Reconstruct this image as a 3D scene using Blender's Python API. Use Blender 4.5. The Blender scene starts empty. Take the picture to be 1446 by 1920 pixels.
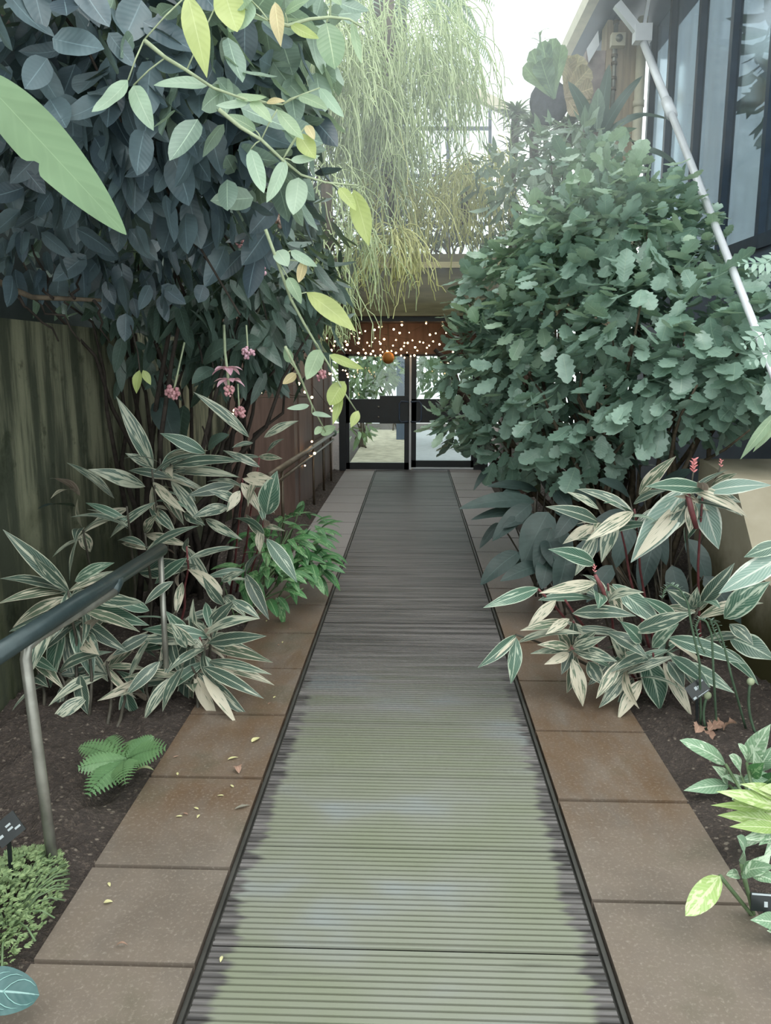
import bpy, math, random
import numpy as np
from mathutils import Vector, Euler, Matrix
random.seed(7); rng = np.random.default_rng(7)
sc = bpy.context.scene; COL = sc.collection
PI = math.pi
# ------------------------------------------------------------------ camera
F = 1500.0; CX, CY = 723.0, 960.0
CAM = np.array([0, 0, 1.55])
PITCH = math.atan(279 / F); YAW = math.atan(52 / F)
eul = Euler((PI / 2 - PITCH, 0, YAW), 'XYZ'); RM = np.array(eul.to_matrix())
cd = bpy.data.cameras.new('camera'); cam = bpy.data.objects.new('camera', cd); COL.objects.link(cam)
cam.location = CAM; cam.rotation_euler = eul
cd.sensor_fit = 'VERTICAL'; cd.sensor_height = 36; cd.lens = F * 36 / 1920; cd.clip_start = .05; cd.clip_end = 200
sc.camera = cam
A = lambda *x: np.array(x, float)
def nrm(v):
    v = np.asarray(v, float); return v / (np.linalg.norm(v) + 1e-12)
def ray(px, py): return RM @ A((px - CX) / F, -(py - CY) / F, -1)
def at(px, py, Y):
    r = ray(px, py); return CAM + r * (Y / r[1])
def atx(px, py, X):
    r = ray(px, py); return CAM + r * (X / r[0])
def gr(px, py, z=0.0):
    r = ray(px, py); return CAM + r * ((z - CAM[2]) / r[2])
# ------------------------------------------------------------------ objects
ORG = {}
def tag(o, label=None, cat=None, group=None, kind=None):
    if label: o['label'] = label
    if cat: o['category'] = cat
    if group: o['group'] = group
    if kind: o['kind'] = kind
    return o
def thing(name, label, cat, loc, group=None):
    o = bpy.data.objects.new(name, None); COL.objects.link(o)
    o.empty_display_size = .05; o.location = loc; ORG[o.name] = np.array(loc, float)
    return tag(o, label, cat, group)
class MB:
    def __init__(s): s.v = []; s.f = []; s.a = []; s.n = 0; s.m = []
    def add(s, v, f, a=None, m=0):
        v = np.asarray(v, float)
        s.v.append(v); s.f += [tuple(int(i) + s.n for i in q) for q in f]; s.m += [m] * len(f)
        s.a.append(np.zeros((len(v), 3)) if a is None else np.asarray(a, float)); s.n += len(v); return s
    def box(s, lo, hi, m=0, rot=None, r=0):
        lo, hi = np.minimum(lo, hi), np.maximum(lo, hi)
        c = (lo + hi) / 2; h = (hi - lo) / 2
        k = A(*[0] * 0) if 0 else np.array([[x, y, z] for x in (-1, 1) for y in (-1, 1) for z in (-1, 1)], float) * h
        if rot is not None: k = k @ np.asarray(rot).T
        return s.add(k + c, [(0, 1, 3, 2), (4, 6, 7, 5), (0, 4, 5, 1), (2, 3, 7, 6), (0, 2, 6, 4), (1, 5, 7, 3)], np.full((8, 3), r), m)
    def bar(s, p, q, w, t, up=(0, 0, 1), m=0):
        p, q = np.asarray(p, float), np.asarray(q, float); d = nrm(q - p); x = nrm(np.cross(d, up)); z = np.cross(x, d)
        L = np.linalg.norm(q - p); R = np.stack([x, d, z], 1)
        h = A(w / 2, L / 2, t / 2)
        k = np.array([[a, b, c] for a in (-1, 1) for b in (-1, 1) for c in (-1, 1)], float) * h
        return s.add(k @ R.T + (p + q) / 2, [(0, 1, 3, 2), (4, 6, 7, 5), (0, 4, 5, 1), (2, 3, 7, 6), (0, 2, 6, 4), (1, 5, 7, 3)], None, m)
    def tube(s, pts, rad, n=6, m=0, r=0.5, cap=True):
        pts = np.asarray(pts, float); k = len(pts)
        rad = np.full(k, rad, float) if np.isscalar(rad) else np.asarray(rad, float)
        t = np.gradient(pts, axis=0); t /= np.linalg.norm(t, axis=1)[:, None] + 1e-12
        x = nrm(np.cross(t[0], (0, 0, 1) if abs(t[0][2]) < .9 else (1, 0, 0)))
        ang = np.arange(n) * 2 * PI / n; V = []; AT = []
        for i in range(k):
            x = nrm(x - t[i] * np.dot(x, t[i])); y = np.cross(t[i], x)
            V.append(pts[i] + rad[i] * (np.cos(ang)[:, None] * x + np.sin(ang)[:, None] * y))
            AT.append(np.tile([0.5, i / (k - 1), r], (n, 1)))
        f = [(i * n + j, i * n + (j + 1) % n, (i + 1) * n + (j + 1) % n, (i + 1) * n + j) for i in range(k - 1) for j in range(n)]
        if cap: f += [tuple(range(n))[::-1], tuple((k - 1) * n + j for j in range(n))]
        return s.add(np.concatenate(V), f, np.concatenate(AT), m)
    def ball(s, c, rad, nu=8, nv=6, r=.5, m=0):
        c = np.asarray(c, float); rad = np.asarray(rad, float) * np.ones(3)
        V = [c + A(0, 0, -1) * rad]
        for i in range(1, nv):
            ph = -PI / 2 + PI * i / nv
            for j in range(nu):
                th = 2 * PI * j / nu; V.append(c + rad * A(math.cos(ph) * math.cos(th), math.cos(ph) * math.sin(th), math.sin(ph)))
        V.append(c + A(0, 0, 1) * rad); f = []
        for j in range(nu): f.append((0, 1 + (j + 1) % nu, 1 + j))
        for i in range(nv - 2):
            for j in range(nu): a = 1 + i * nu; f.append((a + j, a + (j + 1) % nu, a + nu + (j + 1) % nu, a + nu + j))
        a = 1 + (nv - 2) * nu
        for j in range(nu): f.append((a + j, a + (j + 1) % nu, len(V) - 1))
        return s.add(V, f, np.full((len(V), 3), r), m)
    def leaf(s, B, T, w, n=(0, 0, 1), arch=.1, shape='lance', fold=.15, nv=8, nu=4, r=None, wave=.06, m=0, roll=0, notch=0):
        B, T = np.asarray(B, float), np.asarray(T, float); d = T - B; L = np.linalg.norm(d) + 1e-9; dh = d / L
        n = np.asarray(n, float); n = n - dh * np.dot(n, dh)
        if np.linalg.norm(n) < 1e-3: n = np.cross(dh, (1, .3, 0))
        n = nrm(n); sx = np.cross(dh, n)
        if roll: n, sx = n * math.cos(roll) + sx * math.sin(roll), sx * math.cos(roll) - n * math.sin(roll)
        if r is None: r = rng.random()
        v = np.linspace(0, 1, nv + 1); u = np.linspace(-1, 1, nu + 1)
        hw = w / 2 * SHAPES[shape](v)
        U, Vv = np.meshgrid(u, v); W = hw[:, None] * np.ones(nu + 1)
        ph = rng.random() * 6
        if notch: W = np.where(U > 0, W * (1 - notch * np.exp(-((Vv - .47) / .03) ** 2) * (1 + .0 * ph)) , W)
        off = fold * np.abs(U) * W + wave * W * np.sin(Vv * 11 + ph + U) * np.abs(U) + arch * L * 4 * Vv * (1 - Vv)
        pos = B + d * Vv[..., None] + sx * (U * W)[..., None] + n * off[..., None]
        k = nu + 1
        f = [(i * k + j, i * k + j + 1, (i + 1) * k + j + 1, (i + 1) * k + j) for i in range(nv) for j in range(nu)]
        return s.add(pos.reshape(-1, 3), f, np.stack([U, Vv, np.full_like(U, r)], -1).reshape(-1, 3), m)
    def build(s, name, mat, parent=None, smooth=True, origin=None):
        v = np.concatenate(s.v); a = np.concatenate(s.a)
        o0 = ORG[parent.name] if parent else (np.asarray(origin, float) if origin is not None else A((v[:, 0].min() + v[:, 0].max()) / 2, (v[:, 1].min() + v[:, 1].max()) / 2, v[:, 2].min()))
        me = bpy.data.meshes.new(name); me.from_pydata((v - o0).tolist(), [], s.f)
        at_ = me.attributes.new('leaf', 'FLOAT_VECTOR', 'POINT'); at_.data.foreach_set('vector', a.astype(np.float32).ravel())
        for mm in (mat if isinstance(mat, (list, tuple)) else [mat]): me.materials.append(mm)
        if len(me.materials) > 1: me.polygons.foreach_set('material_index', s.m)
        if smooth: me.polygons.foreach_set('use_smooth', [True] * len(s.f))
        o = bpy.data.objects.new(name, me); COL.objects.link(o)
        if parent: o.parent = parent
        else: o.location = o0
        ORG[o.name] = o0
        return o
SHAPES = {
    'lance': lambda v: np.clip(np.sin(PI * v ** .82), 0, 1) ** 1.0 * .98 + .008,
    'ovate': lambda v: (v ** .55 * (1 - v) ** .85) / .53 + .012,
    'ellip': lambda v: np.sin(PI * np.clip(v, 0, 1)) ** .62 + .012,
    'lobed': lambda v: (v ** .7 * (1 - v) ** .6) / .41 * (1 + .2 * np.sin(2 * PI * 5 * v - 1.2)) + .012,
    'strap': lambda v: np.minimum(1, .55 + v * 2) * (1 - v ** 3) ** .7 + .01,
    'serr': lambda v: (1 - v) ** .7 * np.minimum(1, v * 6 + .2) * (1 + .28 * np.sin(2 * PI * 11 * v)) + .01,
    'fan': lambda v: (.12 + .95 * v ** 1.2) * np.sqrt(np.clip(1.02 - (np.clip(v - .72, 0, 1) / .29) ** 2, 0.02, 1)),
}
# ------------------------------------------------------------------ materials
def C(r, g, b, k=1.0):
    f = lambda c: ((c / 255 + .055) / 1.055) ** 2.4 if c > 10 else c / 255 / 12.92
    return (f(r) * k, f(g) * k, f(b) * k, 1)
class NT:
    def __init__(s, name):
        s.m = bpy.data.materials.new(name); s.m.use_nodes = True; s.t = s.m.node_tree; s.t.nodes.clear()
        s.out = s.t.nodes.new('ShaderNodeOutputMaterial')
    def n(s, typ, **kw):
        x = s.t.nodes.new('ShaderNode' + typ)
        for k, v in kw.items():
            if k.startswith('i_'): s.put(x.inputs[k[2:].replace('_', ' ')], v)
            else: setattr(x, k, v)
        return x
    def put(s, sock, v):
        if isinstance(v, bpy.types.NodeSocket): s.t.links.new(v, sock)
        else: sock.default_value = v
    def math(s, op, a, b=0.0, c=None, clamp=False):
        x = s.n('Math', operation=op, use_clamp=clamp); s.put(x.inputs[0], a); s.put(x.inputs[1], b)
        if c is not None: s.put(x.inputs[2], c)
        return x.outputs[0]
    def mix(s, fac, a, b, typ='MIX'):
        x = s.n('Mix', data_type='RGBA', blend_type=typ); s.put(x.inputs[0], fac); s.put(x.inputs[6], a); s.put(x.inputs[7], b); return x.outputs[2]
    def step(s, x, lo, hi):
        y = s.n('MapRange', interpolation_type='SMOOTHSTEP', clamp=True); s.put(y.inputs[0], x); s.put(y.inputs[1], lo); s.put(y.inputs[2], hi); return y.outputs[0]
    def pos(s): return s.n('NewGeometry').outputs['Position']
    def noise(s, vec, scale=(1, 1, 1), sc_=1, det=3, rough=.55):
        mp = s.n('Mapping'); s.put(mp.inputs[0], vec); mp.inputs[3].default_value = scale
        x = s.n('TexNoise'); s.put(x.inputs['Vector'], mp.outputs[0]); x.inputs['Scale'].default_value = sc_; x.inputs['Detail'].default_value = det; x.inputs['Roughness'].default_value = rough
        return x.outputs[0]
    def bsdf(s, col, rough=.5, spec=.5, metal=0, bump=None, bstr=.3, bdist=.01):
        p = s.n('BsdfPrincipled'); s.put(p.inputs['Base Color'], col); s.put(p.inputs['Roughness'], rough); s.put(p.inputs['Specular IOR Level'], spec); s.put(p.inputs['Metallic'], metal)
        if bump is not None:
            b = s.n('Bump'); s.put(b.inputs['Height'], bump); b.inputs['Strength'].default_value = bstr; b.inputs['Distance'].default_value = bdist; s.put(p.inputs['Normal'], b.outputs[0])
        return p.outputs[0]
    def done(s, sh): s.t.links.new(sh, s.out.inputs['Surface']); return s.m
def plain(name, col, rough=.5, spec=.5, metal=0, var=.25, nsc=8, scale=(1, 1, 1), bstr=.15):
    t = NT(name); n = t.noise(t.pos(), scale, nsc, 4)
    dark = tuple(c * (1 - var) for c in col[:3]) + (1,); lite = tuple(min(1, c * (1 + var)) for c in col[:3]) + (1,)
    return t.done(t.bsdf(t.mix(t.step(n, .3, .7), dark, lite), rough, spec, metal, n, bstr))
def leafmat(name, c1, c2, rough=.4, trans=.25, rib=None, ribw=.05, veins=.15, spec=.5, tcol=None, back=None, sat=.8):
    t = NT(name); a = t.n('Attribute', attribute_name='leaf').outputs['Vector']
    sp = t.n('SeparateXYZ'); t.put(sp.inputs[0], a); u, v, r = sp.outputs
    au = t.math('ABSOLUTE', u)
    col = t.mix(r, c1, c2)
    n = t.noise(t.pos(), (1, 1, 1), 14, 2)
    col = t.mix(t.math('MULTIPLY', t.step(n, .35, .7), .35), col, tuple(c * .55 for c in c1[:3]) + (1,))
    w = t.math('SINE', t.math('MULTIPLY', t.math('SUBTRACT', v, t.math('MULTIPLY', au, .16)), 62.0))
    vm = t.math('MULTIPLY', t.step(w, .55, 1.0), veins)
    rc = rib or tuple(min(1, c * 1.6) for c in c2[:3]) + (1,)
    col = t.mix(vm, col, rc)
    col = t.mix(t.math('MULTIPLY', t.math('SUBTRACT', 1.0, t.step(au, ribw * .5, ribw)), .75), col, rc)
    if back: col = t.mix(t.n('NewGeometry').outputs['Backfacing'], col, back)
    hs = t.n('HueSaturation'); hs.inputs['Saturation'].default_value = sat; t.put(hs.inputs['Color'], col); col = hs.outputs[0]
    p = t.bsdf(col, rough, spec, 0, w, .1, .002)
    if trans:
        tr = t.n('BsdfTranslucent'); t.put(tr.inputs[0], tcol or t.mix(.4, col, C(165, 190, 110)))
        ms = t.n('MixShader'); ms.inputs[0].default_value = trans; t.t.links.new(p, ms.inputs[1]); t.t.links.new(tr.outputs[0], ms.inputs[2]); p = ms.outputs[0]
    return t.done(p)
def varieg(name, g1, g2, cream, amount=.5, rough=.35, back=None, blotch=False):
    t = NT(name); a = t.n('Attribute', attribute_name='leaf').outputs['Vector']
    sp = t.n('SeparateXYZ'); t.put(sp.inputs[0], a); u, v, r = sp.outputs; au = t.math('ABSOLUTE', u)
    cb = t.n('CombineXYZ')
    s_ = t.math('SUBTRACT', v, t.math('MULTIPLY', au, .35 if not blotch else .2))
    t.put(cb.inputs[0], t.math('MULTIPLY', s_, 3.4 if not blotch else 7.0)); t.put(cb.inputs[1], t.math('MULTIPLY', u, 3.2 if not blotch else 2.5)); t.put(cb.inputs[2], t.math('MULTIPLY', r, 37.0))
    n = t.n('TexNoise'); t.put(n.inputs['Vector'], cb.outputs[0]); n.inputs['Scale'].default_value = 1.0; n.inputs['Detail'].default_value = 1.6
    nn = t.math('ADD', n.outputs[0], t.math('MULTIPLY', t.math('SUBTRACT', r, .5), .3))
    th = .68 - amount * .3
    m1 = t.step(nn, th, th + .07)
    edge = t.step(t.math('ADD', au, t.math('MULTIPLY', t.math('SUBTRACT', n.outputs[0], .5), .3)), .84, .93)
    ribm = t.math('SUBTRACT', 1.0, t.step(au, .05, .1))
    mk = t.math('MAXIMUM', m1, ribm) if blotch else t.math('MAXIMUM', t.math('MAXIMUM', m1, edge), t.math('MULTIPLY', ribm, .8))
    fine = t.math('SINE', t.math('MULTIPLY', s_, 75.0))
    g = t.mix(t.math('MULTIPLY', t.step(fine, .2, 1), .22), t.mix(r, g1, g2), cream)
    col = t.mix(t.math('MULTIPLY', mk, .92), g, cream)
    if back: col = t.mix(t.math('MULTIPLY', t.n('NewGeometry').outputs['Backfacing'], .65), col, back)
    p = t.bsdf(col, rough, .5, 0, fine, .2, .002)
    tr = t.n('BsdfTranslucent'); t.put(tr.inputs[0], col)
    ms = t.n('MixShader'); ms.inputs[0].default_value = .15; t.t.links.new(p, ms.inputs[1]); t.t.links.new(tr.outputs[0], ms.inputs[2])
    return t.done(ms.outputs[0])

# --- soil
t = NT('soil'); P = t.pos()
n1 = t.noise(P, (1, 1, 1), 9, 6, .7); n2 = t.noise(P, (1, 1, 1), 60, 4, .7)
vo = t.n('TexVoronoi'); t.put(vo.inputs['Vector'], P); vo.inputs['Scale'].default_value = 46
chip = t.math('MULTIPLY', t.math('SUBTRACT', 1.0, t.step(vo.outputs['Distance'], .22, .36)), t.step(vo.outputs['Color'], .6, .66))
col = t.mix(n1, C(36, 31, 30), C(88, 78, 73)); col = t.mix(t.math('MULTIPLY', t.step(n2, .5, .68), .6), col, C(112, 98, 88)); col = t.mix(t.math('MULTIPLY', chip, t.step(n2, .35, .6)), col, C(138, 126, 114))
M_soil = t.done(t.bsdf(col, .9, .2, 0, t.math('ADD', n2, t.math('MULTIPLY', n1, 1.5)), .9, .03))
# --- slabs
t = NT('paving_stone'); P = t.pos(); sp = t.n('SeparateXYZ'); t.put(sp.inputs[0], P)
n1 = t.noise(P, (1, 1, 1), 2.3, 4, .6); n2 = t.noise(P, (1, 1, 1), 90, 3, .7); n3 = t.noise(P, (2, .8, 1), 3.1, 4, .65)
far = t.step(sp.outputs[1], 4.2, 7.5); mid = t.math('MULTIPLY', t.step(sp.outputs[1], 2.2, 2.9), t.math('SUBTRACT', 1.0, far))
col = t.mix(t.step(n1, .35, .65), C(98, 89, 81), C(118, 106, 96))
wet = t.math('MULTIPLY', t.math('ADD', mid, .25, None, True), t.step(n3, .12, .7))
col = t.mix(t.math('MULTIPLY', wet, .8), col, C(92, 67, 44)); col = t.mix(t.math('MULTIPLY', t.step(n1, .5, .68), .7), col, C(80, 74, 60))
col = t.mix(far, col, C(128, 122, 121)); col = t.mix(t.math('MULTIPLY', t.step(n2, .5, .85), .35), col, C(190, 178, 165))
M_slab = t.done(t.bsdf(col, t.math('SUBTRACT', .75, t.math('MULTIPLY', wet, .35)), .4, 0, n2, .2, .004))
M_joint = plain('joint_mortar', C(48, 38, 30), .9, .2)
# --- grating
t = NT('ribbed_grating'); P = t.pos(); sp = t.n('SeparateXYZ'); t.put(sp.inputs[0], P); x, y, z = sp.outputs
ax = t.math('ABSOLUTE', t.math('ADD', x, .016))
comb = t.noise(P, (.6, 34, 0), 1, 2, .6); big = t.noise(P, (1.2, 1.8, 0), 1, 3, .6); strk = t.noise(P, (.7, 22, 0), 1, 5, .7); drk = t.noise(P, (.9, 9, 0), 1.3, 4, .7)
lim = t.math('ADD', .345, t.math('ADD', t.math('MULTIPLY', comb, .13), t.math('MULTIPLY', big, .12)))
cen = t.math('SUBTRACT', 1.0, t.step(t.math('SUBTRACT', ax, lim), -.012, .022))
near = t.math('SUBTRACT', 1.0, t.step(t.math('ADD', y, t.math('MULTIPLY', t.math('SUBTRACT', strk, .5), 2.2)), 2.5, 4.3))  # fades with distance: shade of plants and lintel painted into the far grey
alg_unshaded = t.math('MULTIPLY', cen, near)
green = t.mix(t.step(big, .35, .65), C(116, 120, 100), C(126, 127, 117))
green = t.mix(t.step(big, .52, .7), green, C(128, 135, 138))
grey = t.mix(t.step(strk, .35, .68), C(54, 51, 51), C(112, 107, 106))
col = t.mix(alg_unshaded, grey, green)
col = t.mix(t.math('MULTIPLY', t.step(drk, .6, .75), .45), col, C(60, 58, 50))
top = t.step(z, -.0065, -.0045)
col = t.mix(t.math('MULTIPLY', t.math('SUBTRACT', 1.0, top), .3), col, C(58, 58, 50))
M_grate = t.done(t.bsdf(col, t.math('ADD', .3, t.math('MULTIPLY', strk, .3)), .55, 0, strk, .1, .004))
M_channel = plain('channel_metal', C(62, 60, 56), .55, .5, .3)
# --- concrete and timber
t = NT('mossy_concrete'); P = t.pos(); n1 = t.noise(P, (6, 6, .7), 1, 5, .65); n2 = t.noise(P, (1, 1, 1), 5, 5, .65); sp = t.n('SeparateXYZ'); t.put(sp.inputs[0], P)
low = t.math('SUBTRACT', 1.0, t.step(t.math('ADD', sp.outputs[2], t.math('MULTIPLY', n2, .9)), .7, 1.5))
col = t.mix(t.step(n1, .4, .62), C(58, 62, 50), C(122, 122, 100)); col = t.mix(t.math('MULTIPLY', low, t.step(n1, .35, .6)), col, C(46, 52, 34)); col = t.mix(t.math('MULTIPLY', t.step(n2, .55, .68), .7), col, C(38, 44, 30))
M_moss = t.done(t.bsdf(col, .85, .2, 0, n2, .5, .02))
t = NT('added_dark_wall'); P = t.pos(); n2 = t.noise(P, (1, 1, 1), 4, 5, .65)
M_darkwall = t.done(t.bsdf(t.mix(n2, C(30, 36, 38), C(52, 60, 60)), .9, .2, 0, n2, .4, .02))
M_conc = plain('pale_concrete', C(168, 158, 138), .85, .2, var=.22, nsc=6)
t = NT('algae_concrete'); P = t.pos(); sp = t.n('SeparateXYZ'); t.put(sp.inputs[0], P); n2 = t.noise(P, (1, 1, 1), 6, 5, .6)
k = t.step(t.math('ADD', sp.outputs[2], t.math('MULTIPLY', n2, .3)), .35, .8)
M_algae = t.done(t.bsdf(t.mix(k, C(64, 60, 34), t.mix(n2, C(150, 140, 118), C(178, 168, 148))), .85, .2, 0, n2, .3, .01))
M_lintel = plain('weathered_timber', C(104, 99, 74), .8, .25, var=.25, nsc=5, scale=(.4, 1, 4))
M_ledge = plain('pale_timber_ledge', C(182, 172, 130), .8, .25, var=.15, nsc=5, scale=(.4, 1, 4))
M_brown = plain('brown_panel', C(96, 76, 68), .6, .3, var=.25, nsc=5, scale=(3, 3, .3))
M_post = plain('tan_timber', C(168, 150, 128), .8, .2, var=.2, nsc=4, scale=(6, 6, .4))
M_cream = plain('cream_paint', C(205, 196, 172), .5, .4, var=.08)
M_white = plain('white_metal', C(228, 230, 236), .35, .5, 0, var=.05)
M_black = plain('black_frame', C(26, 30, 34), .4, .5, 0, var=.15)
M_bluegrey = plain('bluegrey_metal', C(70, 84, 104), .5, .4, 0, var=.15, nsc=3)
M_mull = plain('mullion_paint', C(38, 54, 70), .45, .4, 0, var=.15)
M_steel = plain('steel_tube', C(140, 138, 130), .36, .5, .6, var=.2, nsc=14)
M_rail = plain('dark_rail', C(48, 60, 62), .33, .5, .35, var=.15, nsc=14)
M_brownrail = plain('brown_rail', C(96, 84, 70), .4, .5, .5, var=.2)
M_label = plain('black_label', C(18, 22, 24), .35, .5, 0, var=.1)
M_mark = plain('label_white', C(168, 176, 180), .6, .3, 0, var=.05)
M_bark = plain('bark', C(84, 74, 62), .9, .2, var=.35, nsc=20)
M_darkbark = plain('dark_bark', C(48, 42, 38), .9, .2, var=.3, nsc=20)
M_greenstem = plain('green_stem', C(92, 112, 78), .6, .3, var=.2, nsc=20)
M_darkgreen = plain('dark_green_stalk', C(66, 86, 66), .7, .3, var=.2, nsc=20)
M_palestem = plain('pale_stem', C(150, 160, 128), .6, .3, var=.2, nsc=20)
M_redstem = plain('red_stem', C(108, 58, 60), .5, .4, var=.25, nsc=20)
M_darkstem = plain('dark_stem', C(66, 62, 54), .6, .3, var=.25, nsc=20)
M_pink = leafmat('pink_bract', C(226, 140, 170), C(244, 178, 200), .5, .2, veins=.1)
M_coral = leafmat('coral_flower', C(212, 118, 132), C(230, 150, 158), .6, .2, veins=0)
M_red = leafmat('red_bract', C(206, 66, 74), C(226, 100, 100), .5, .15, veins=0)
t = NT('clear_glass'); g = t.n('BsdfGlossy'); g.inputs['Roughness'].default_value = .02; g.inputs[0].default_value = (1, 1, 1, 1); tr = t.n('BsdfTransparent'); tr.inputs[0].default_value = (.9, .95, .94, 1)
fr = t.n('Fresnel'); fr.inputs[0].default_value = 1.45; ms = t.n('MixShader'); t.t.links.new(fr.outputs[0], ms.inputs[0]); t.t.links.new(tr.outputs[0], ms.inputs[1]); t.t.links.new(g.outputs[0], ms.inputs[2])
M_glass = t.done(ms.outputs[0])
t = NT('misted_glass'); n2 = t.noise(t.pos(), (1, 3, .6), 2.2, 4, .6); g = t.n('BsdfGlossy'); t.put(g.inputs['Roughness'], .12); g.inputs[0].default_value = (.8, .9, 1, 1); tr = t.n('BsdfTransparent'); tr.inputs[0].default_value = (.46, .52, .56, 1)
df = t.n('BsdfDiffuse'); df.inputs[0].default_value = C(104, 116, 124)
m0 = t.n('MixShader'); t.put(m0.inputs[0], t.math('MULTIPLY', n2, .5)); t.t.links.new(tr.outputs[0], m0.inputs[1]); t.t.links.new(df.outputs[0], m0.inputs[2])
ms = t.n('MixShader'); ms.inputs[0].default_value = .22; t.t.links.new(m0.outputs[0], ms.inputs[1]); t.t.links.new(g.outputs[0], ms.inputs[2])
M_mist = t.done(ms.outputs[0])
t = NT('fairy_bulb'); e = t.n('Emission'); e.inputs[0].default_value = (1, .62, .3, 1); e.inputs[1].default_value = 14
M_bulb = t.done(e.outputs[0])
M_orange = plain('orange_ball', C(190, 120, 50), .5, .4, var=.15)
# --- leaves
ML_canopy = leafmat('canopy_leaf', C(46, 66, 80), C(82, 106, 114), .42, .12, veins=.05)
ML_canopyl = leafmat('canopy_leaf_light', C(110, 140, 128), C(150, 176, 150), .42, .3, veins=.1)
ML_vine = leafmat('vine_leaf', C(118, 152, 112), C(160, 188, 140), .38, .4, rib=C(190, 210, 160), veins=.1)
ML_vineyel = leafmat('yellow_vine_leaf', C(166, 186, 70), C(192, 204, 98), .38, .45, rib=C(206, 216, 130), veins=.08)
ML_vinepale = leafmat('pale_vine_leaf', C(156, 190, 158), C(182, 208, 178), .38, .4, rib=C(200, 220, 190), veins=.08)
ML_orange = leafmat('orange_vine_leaf', C(196, 170, 104), C(206, 184, 124), .4, .35, veins=.08)
ML_big = leafmat('big_front_leaf', C(96, 132, 84), C(96, 132, 84), .42, .3, rib=C(124, 156, 104), ribw=.02, veins=.1)
ML_dark = leafmat('dark_green_leaf', C(52, 74, 66), C(78, 104, 92), .4, .15, veins=.15)
ML_shrub = leafmat('lobed_shrub_leaf', C(100, 142, 122), C(146, 182, 162), .34, .2, rib=C(150, 180, 150), veins=.18, spec=.6)
ML_shrubl = leafmat('pale_lobed_leaf', C(130, 170, 136), C(172, 204, 172), .3, .3, rib=C(176, 204, 170), veins=.15, spec=.7)
ML_lily = leafmat('glossy_dark_leaf', C(36, 54, 52), C(50, 70, 66), .48, .08, rib=C(60, 80, 76), veins=.12, spec=.25)
ML_green = varieg('patterned_green_leaf', C(52, 102, 58), C(72, 124, 70), C(136, 172, 120), .12, .4, blotch=True)
ML_strom = varieg('striped_leaf', C(42, 66, 57), C(66, 92, 80), C(190, 192, 170), .3, .36, back=C(150, 120, 112))
ML_cream = varieg('cream_striped_leaf', C(62, 84, 66), C(96, 114, 90), C(206, 196, 174), .72, .38, back=C(176, 156, 142))
ML_strgrn = varieg('lightly_striped_leaf', C(46, 80, 64), C(72, 106, 88), C(188, 200, 178), .0, .34)
ML_silver = varieg('silver_striped_leaf', C(112, 140, 128), C(132, 160, 146), C(216, 220, 206), .2, .32)
ML_aglao = varieg('speckled_pale_leaf', C(116, 150, 118), C(148, 180, 142), C(206, 222, 196), .5, .36, blotch=True)
ML_aglaoy = varieg('yellow_speckled_leaf', C(140, 168, 92), C(158, 182, 108), C(196, 208, 156), .6, .36, blotch=True)
ML_fern = leafmat('fern_leaf', C(78, 134, 70), C(108, 158, 88), .5, .35, veins=.1)
ML_treefern = leafmat('tree_fern_leaf', C(120, 160, 120), C(160, 192, 150), .5, .4, veins=0)
ML_rhip = leafmat('rhipsalis_stem', C(150, 174, 118), C(190, 206, 148), .5, .35, veins=0, ribw=.0)
ML_rhipy = leafmat('yellow_rhipsalis_stem', C(184, 186, 104), C(214, 210, 128), .5, .3, veins=0, ribw=.0)
ML_moss = leafmat('clubmoss', C(90, 124, 66), C(146, 172, 100), .6, .25, veins=0)
ML_teal = leafmat('teal_leaf', C(52, 98, 98), C(60, 106, 106), .4, .1, rib=C(150, 196, 190), ribw=.06, veins=0)
ML_back = leafmat('background_leaf', C(76, 104, 66), C(118, 144, 90), .5, .25, veins=0)
ML_backd = leafmat('background_dark_leaf', C(56, 84, 62), C(88, 116, 86), .5, .25, veins=0)
ML_planter = leafmat('planter_leaf', C(44, 66, 38), C(78, 102, 58), .7, .15, veins=0, spec=.15)
ML_strap = leafmat('strap_leaf', C(104, 134, 108), C(146, 168, 130), .4, .2, veins=0)
ML_strapd = leafmat('dark_strap_leaf', C(52, 78, 72), C(82, 110, 100), .4, .2, veins=0)
ML_stag = leafmat('staghorn_leaf', C(92, 136, 108), C(140, 174, 120), .5, .3, veins=.25)
ML_stagb = leafmat('dry_shield_leaf', C(168, 144, 112), C(190, 168, 130), .7, .3, veins=.4)
ML_fallen = leafmat('fallen_yellow_leaf', C(214, 204, 120), C(226, 214, 140), .6, .2, veins=.1)
ML_dry = leafmat('dry_brown_leaf', C(132, 90, 66), C(168, 120, 92), .8, .15, veins=.2)

# ------------------------------------------------------------------ setting
def struct(mb, name, mat, smooth=False): return tag(mb.build(name, mat, None, smooth), kind='structure')
XL, XR = -.548, .516; SL, SR = -1.0, 1.0
DY = gr(770, 880)[1]
def bed(x0, x1, y0, y1, nx, ny, name):
    mb = MB(); xs = np.linspace(x0, x1, nx); ys = np.linspace(y0, y1, ny); V = []
    edge = SL if x1 <= 0 else SR
    for yy in ys:
        for xx in xs:
            k = min(1, abs(xx - edge) / .15); V.append((xx, yy, -.02 + k * (.025 + .022 * math.sin(xx * 9 + yy * 5) + .012 * rng.standard_normal())))
    mb.add(V, [(j * nx + i, j * nx + i + 1, (j + 1) * nx + i + 1, (j + 1) * nx + i) for j in range(ny - 1) for i in range(nx - 1)])
    struct(mb, name, M_soil, True)
bed(-2.3, SL, 0.2, DY, 40, 240, 'ground_left'); bed(SR, 3.6, 0.2, DY, 70, 240, 'ground_right')
mb = MB().box((-2.4, -.6, -.12), (3.6, DY + .1, -.06)); struct(mb, 'floor', M_joint)
SLEN = .553
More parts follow.
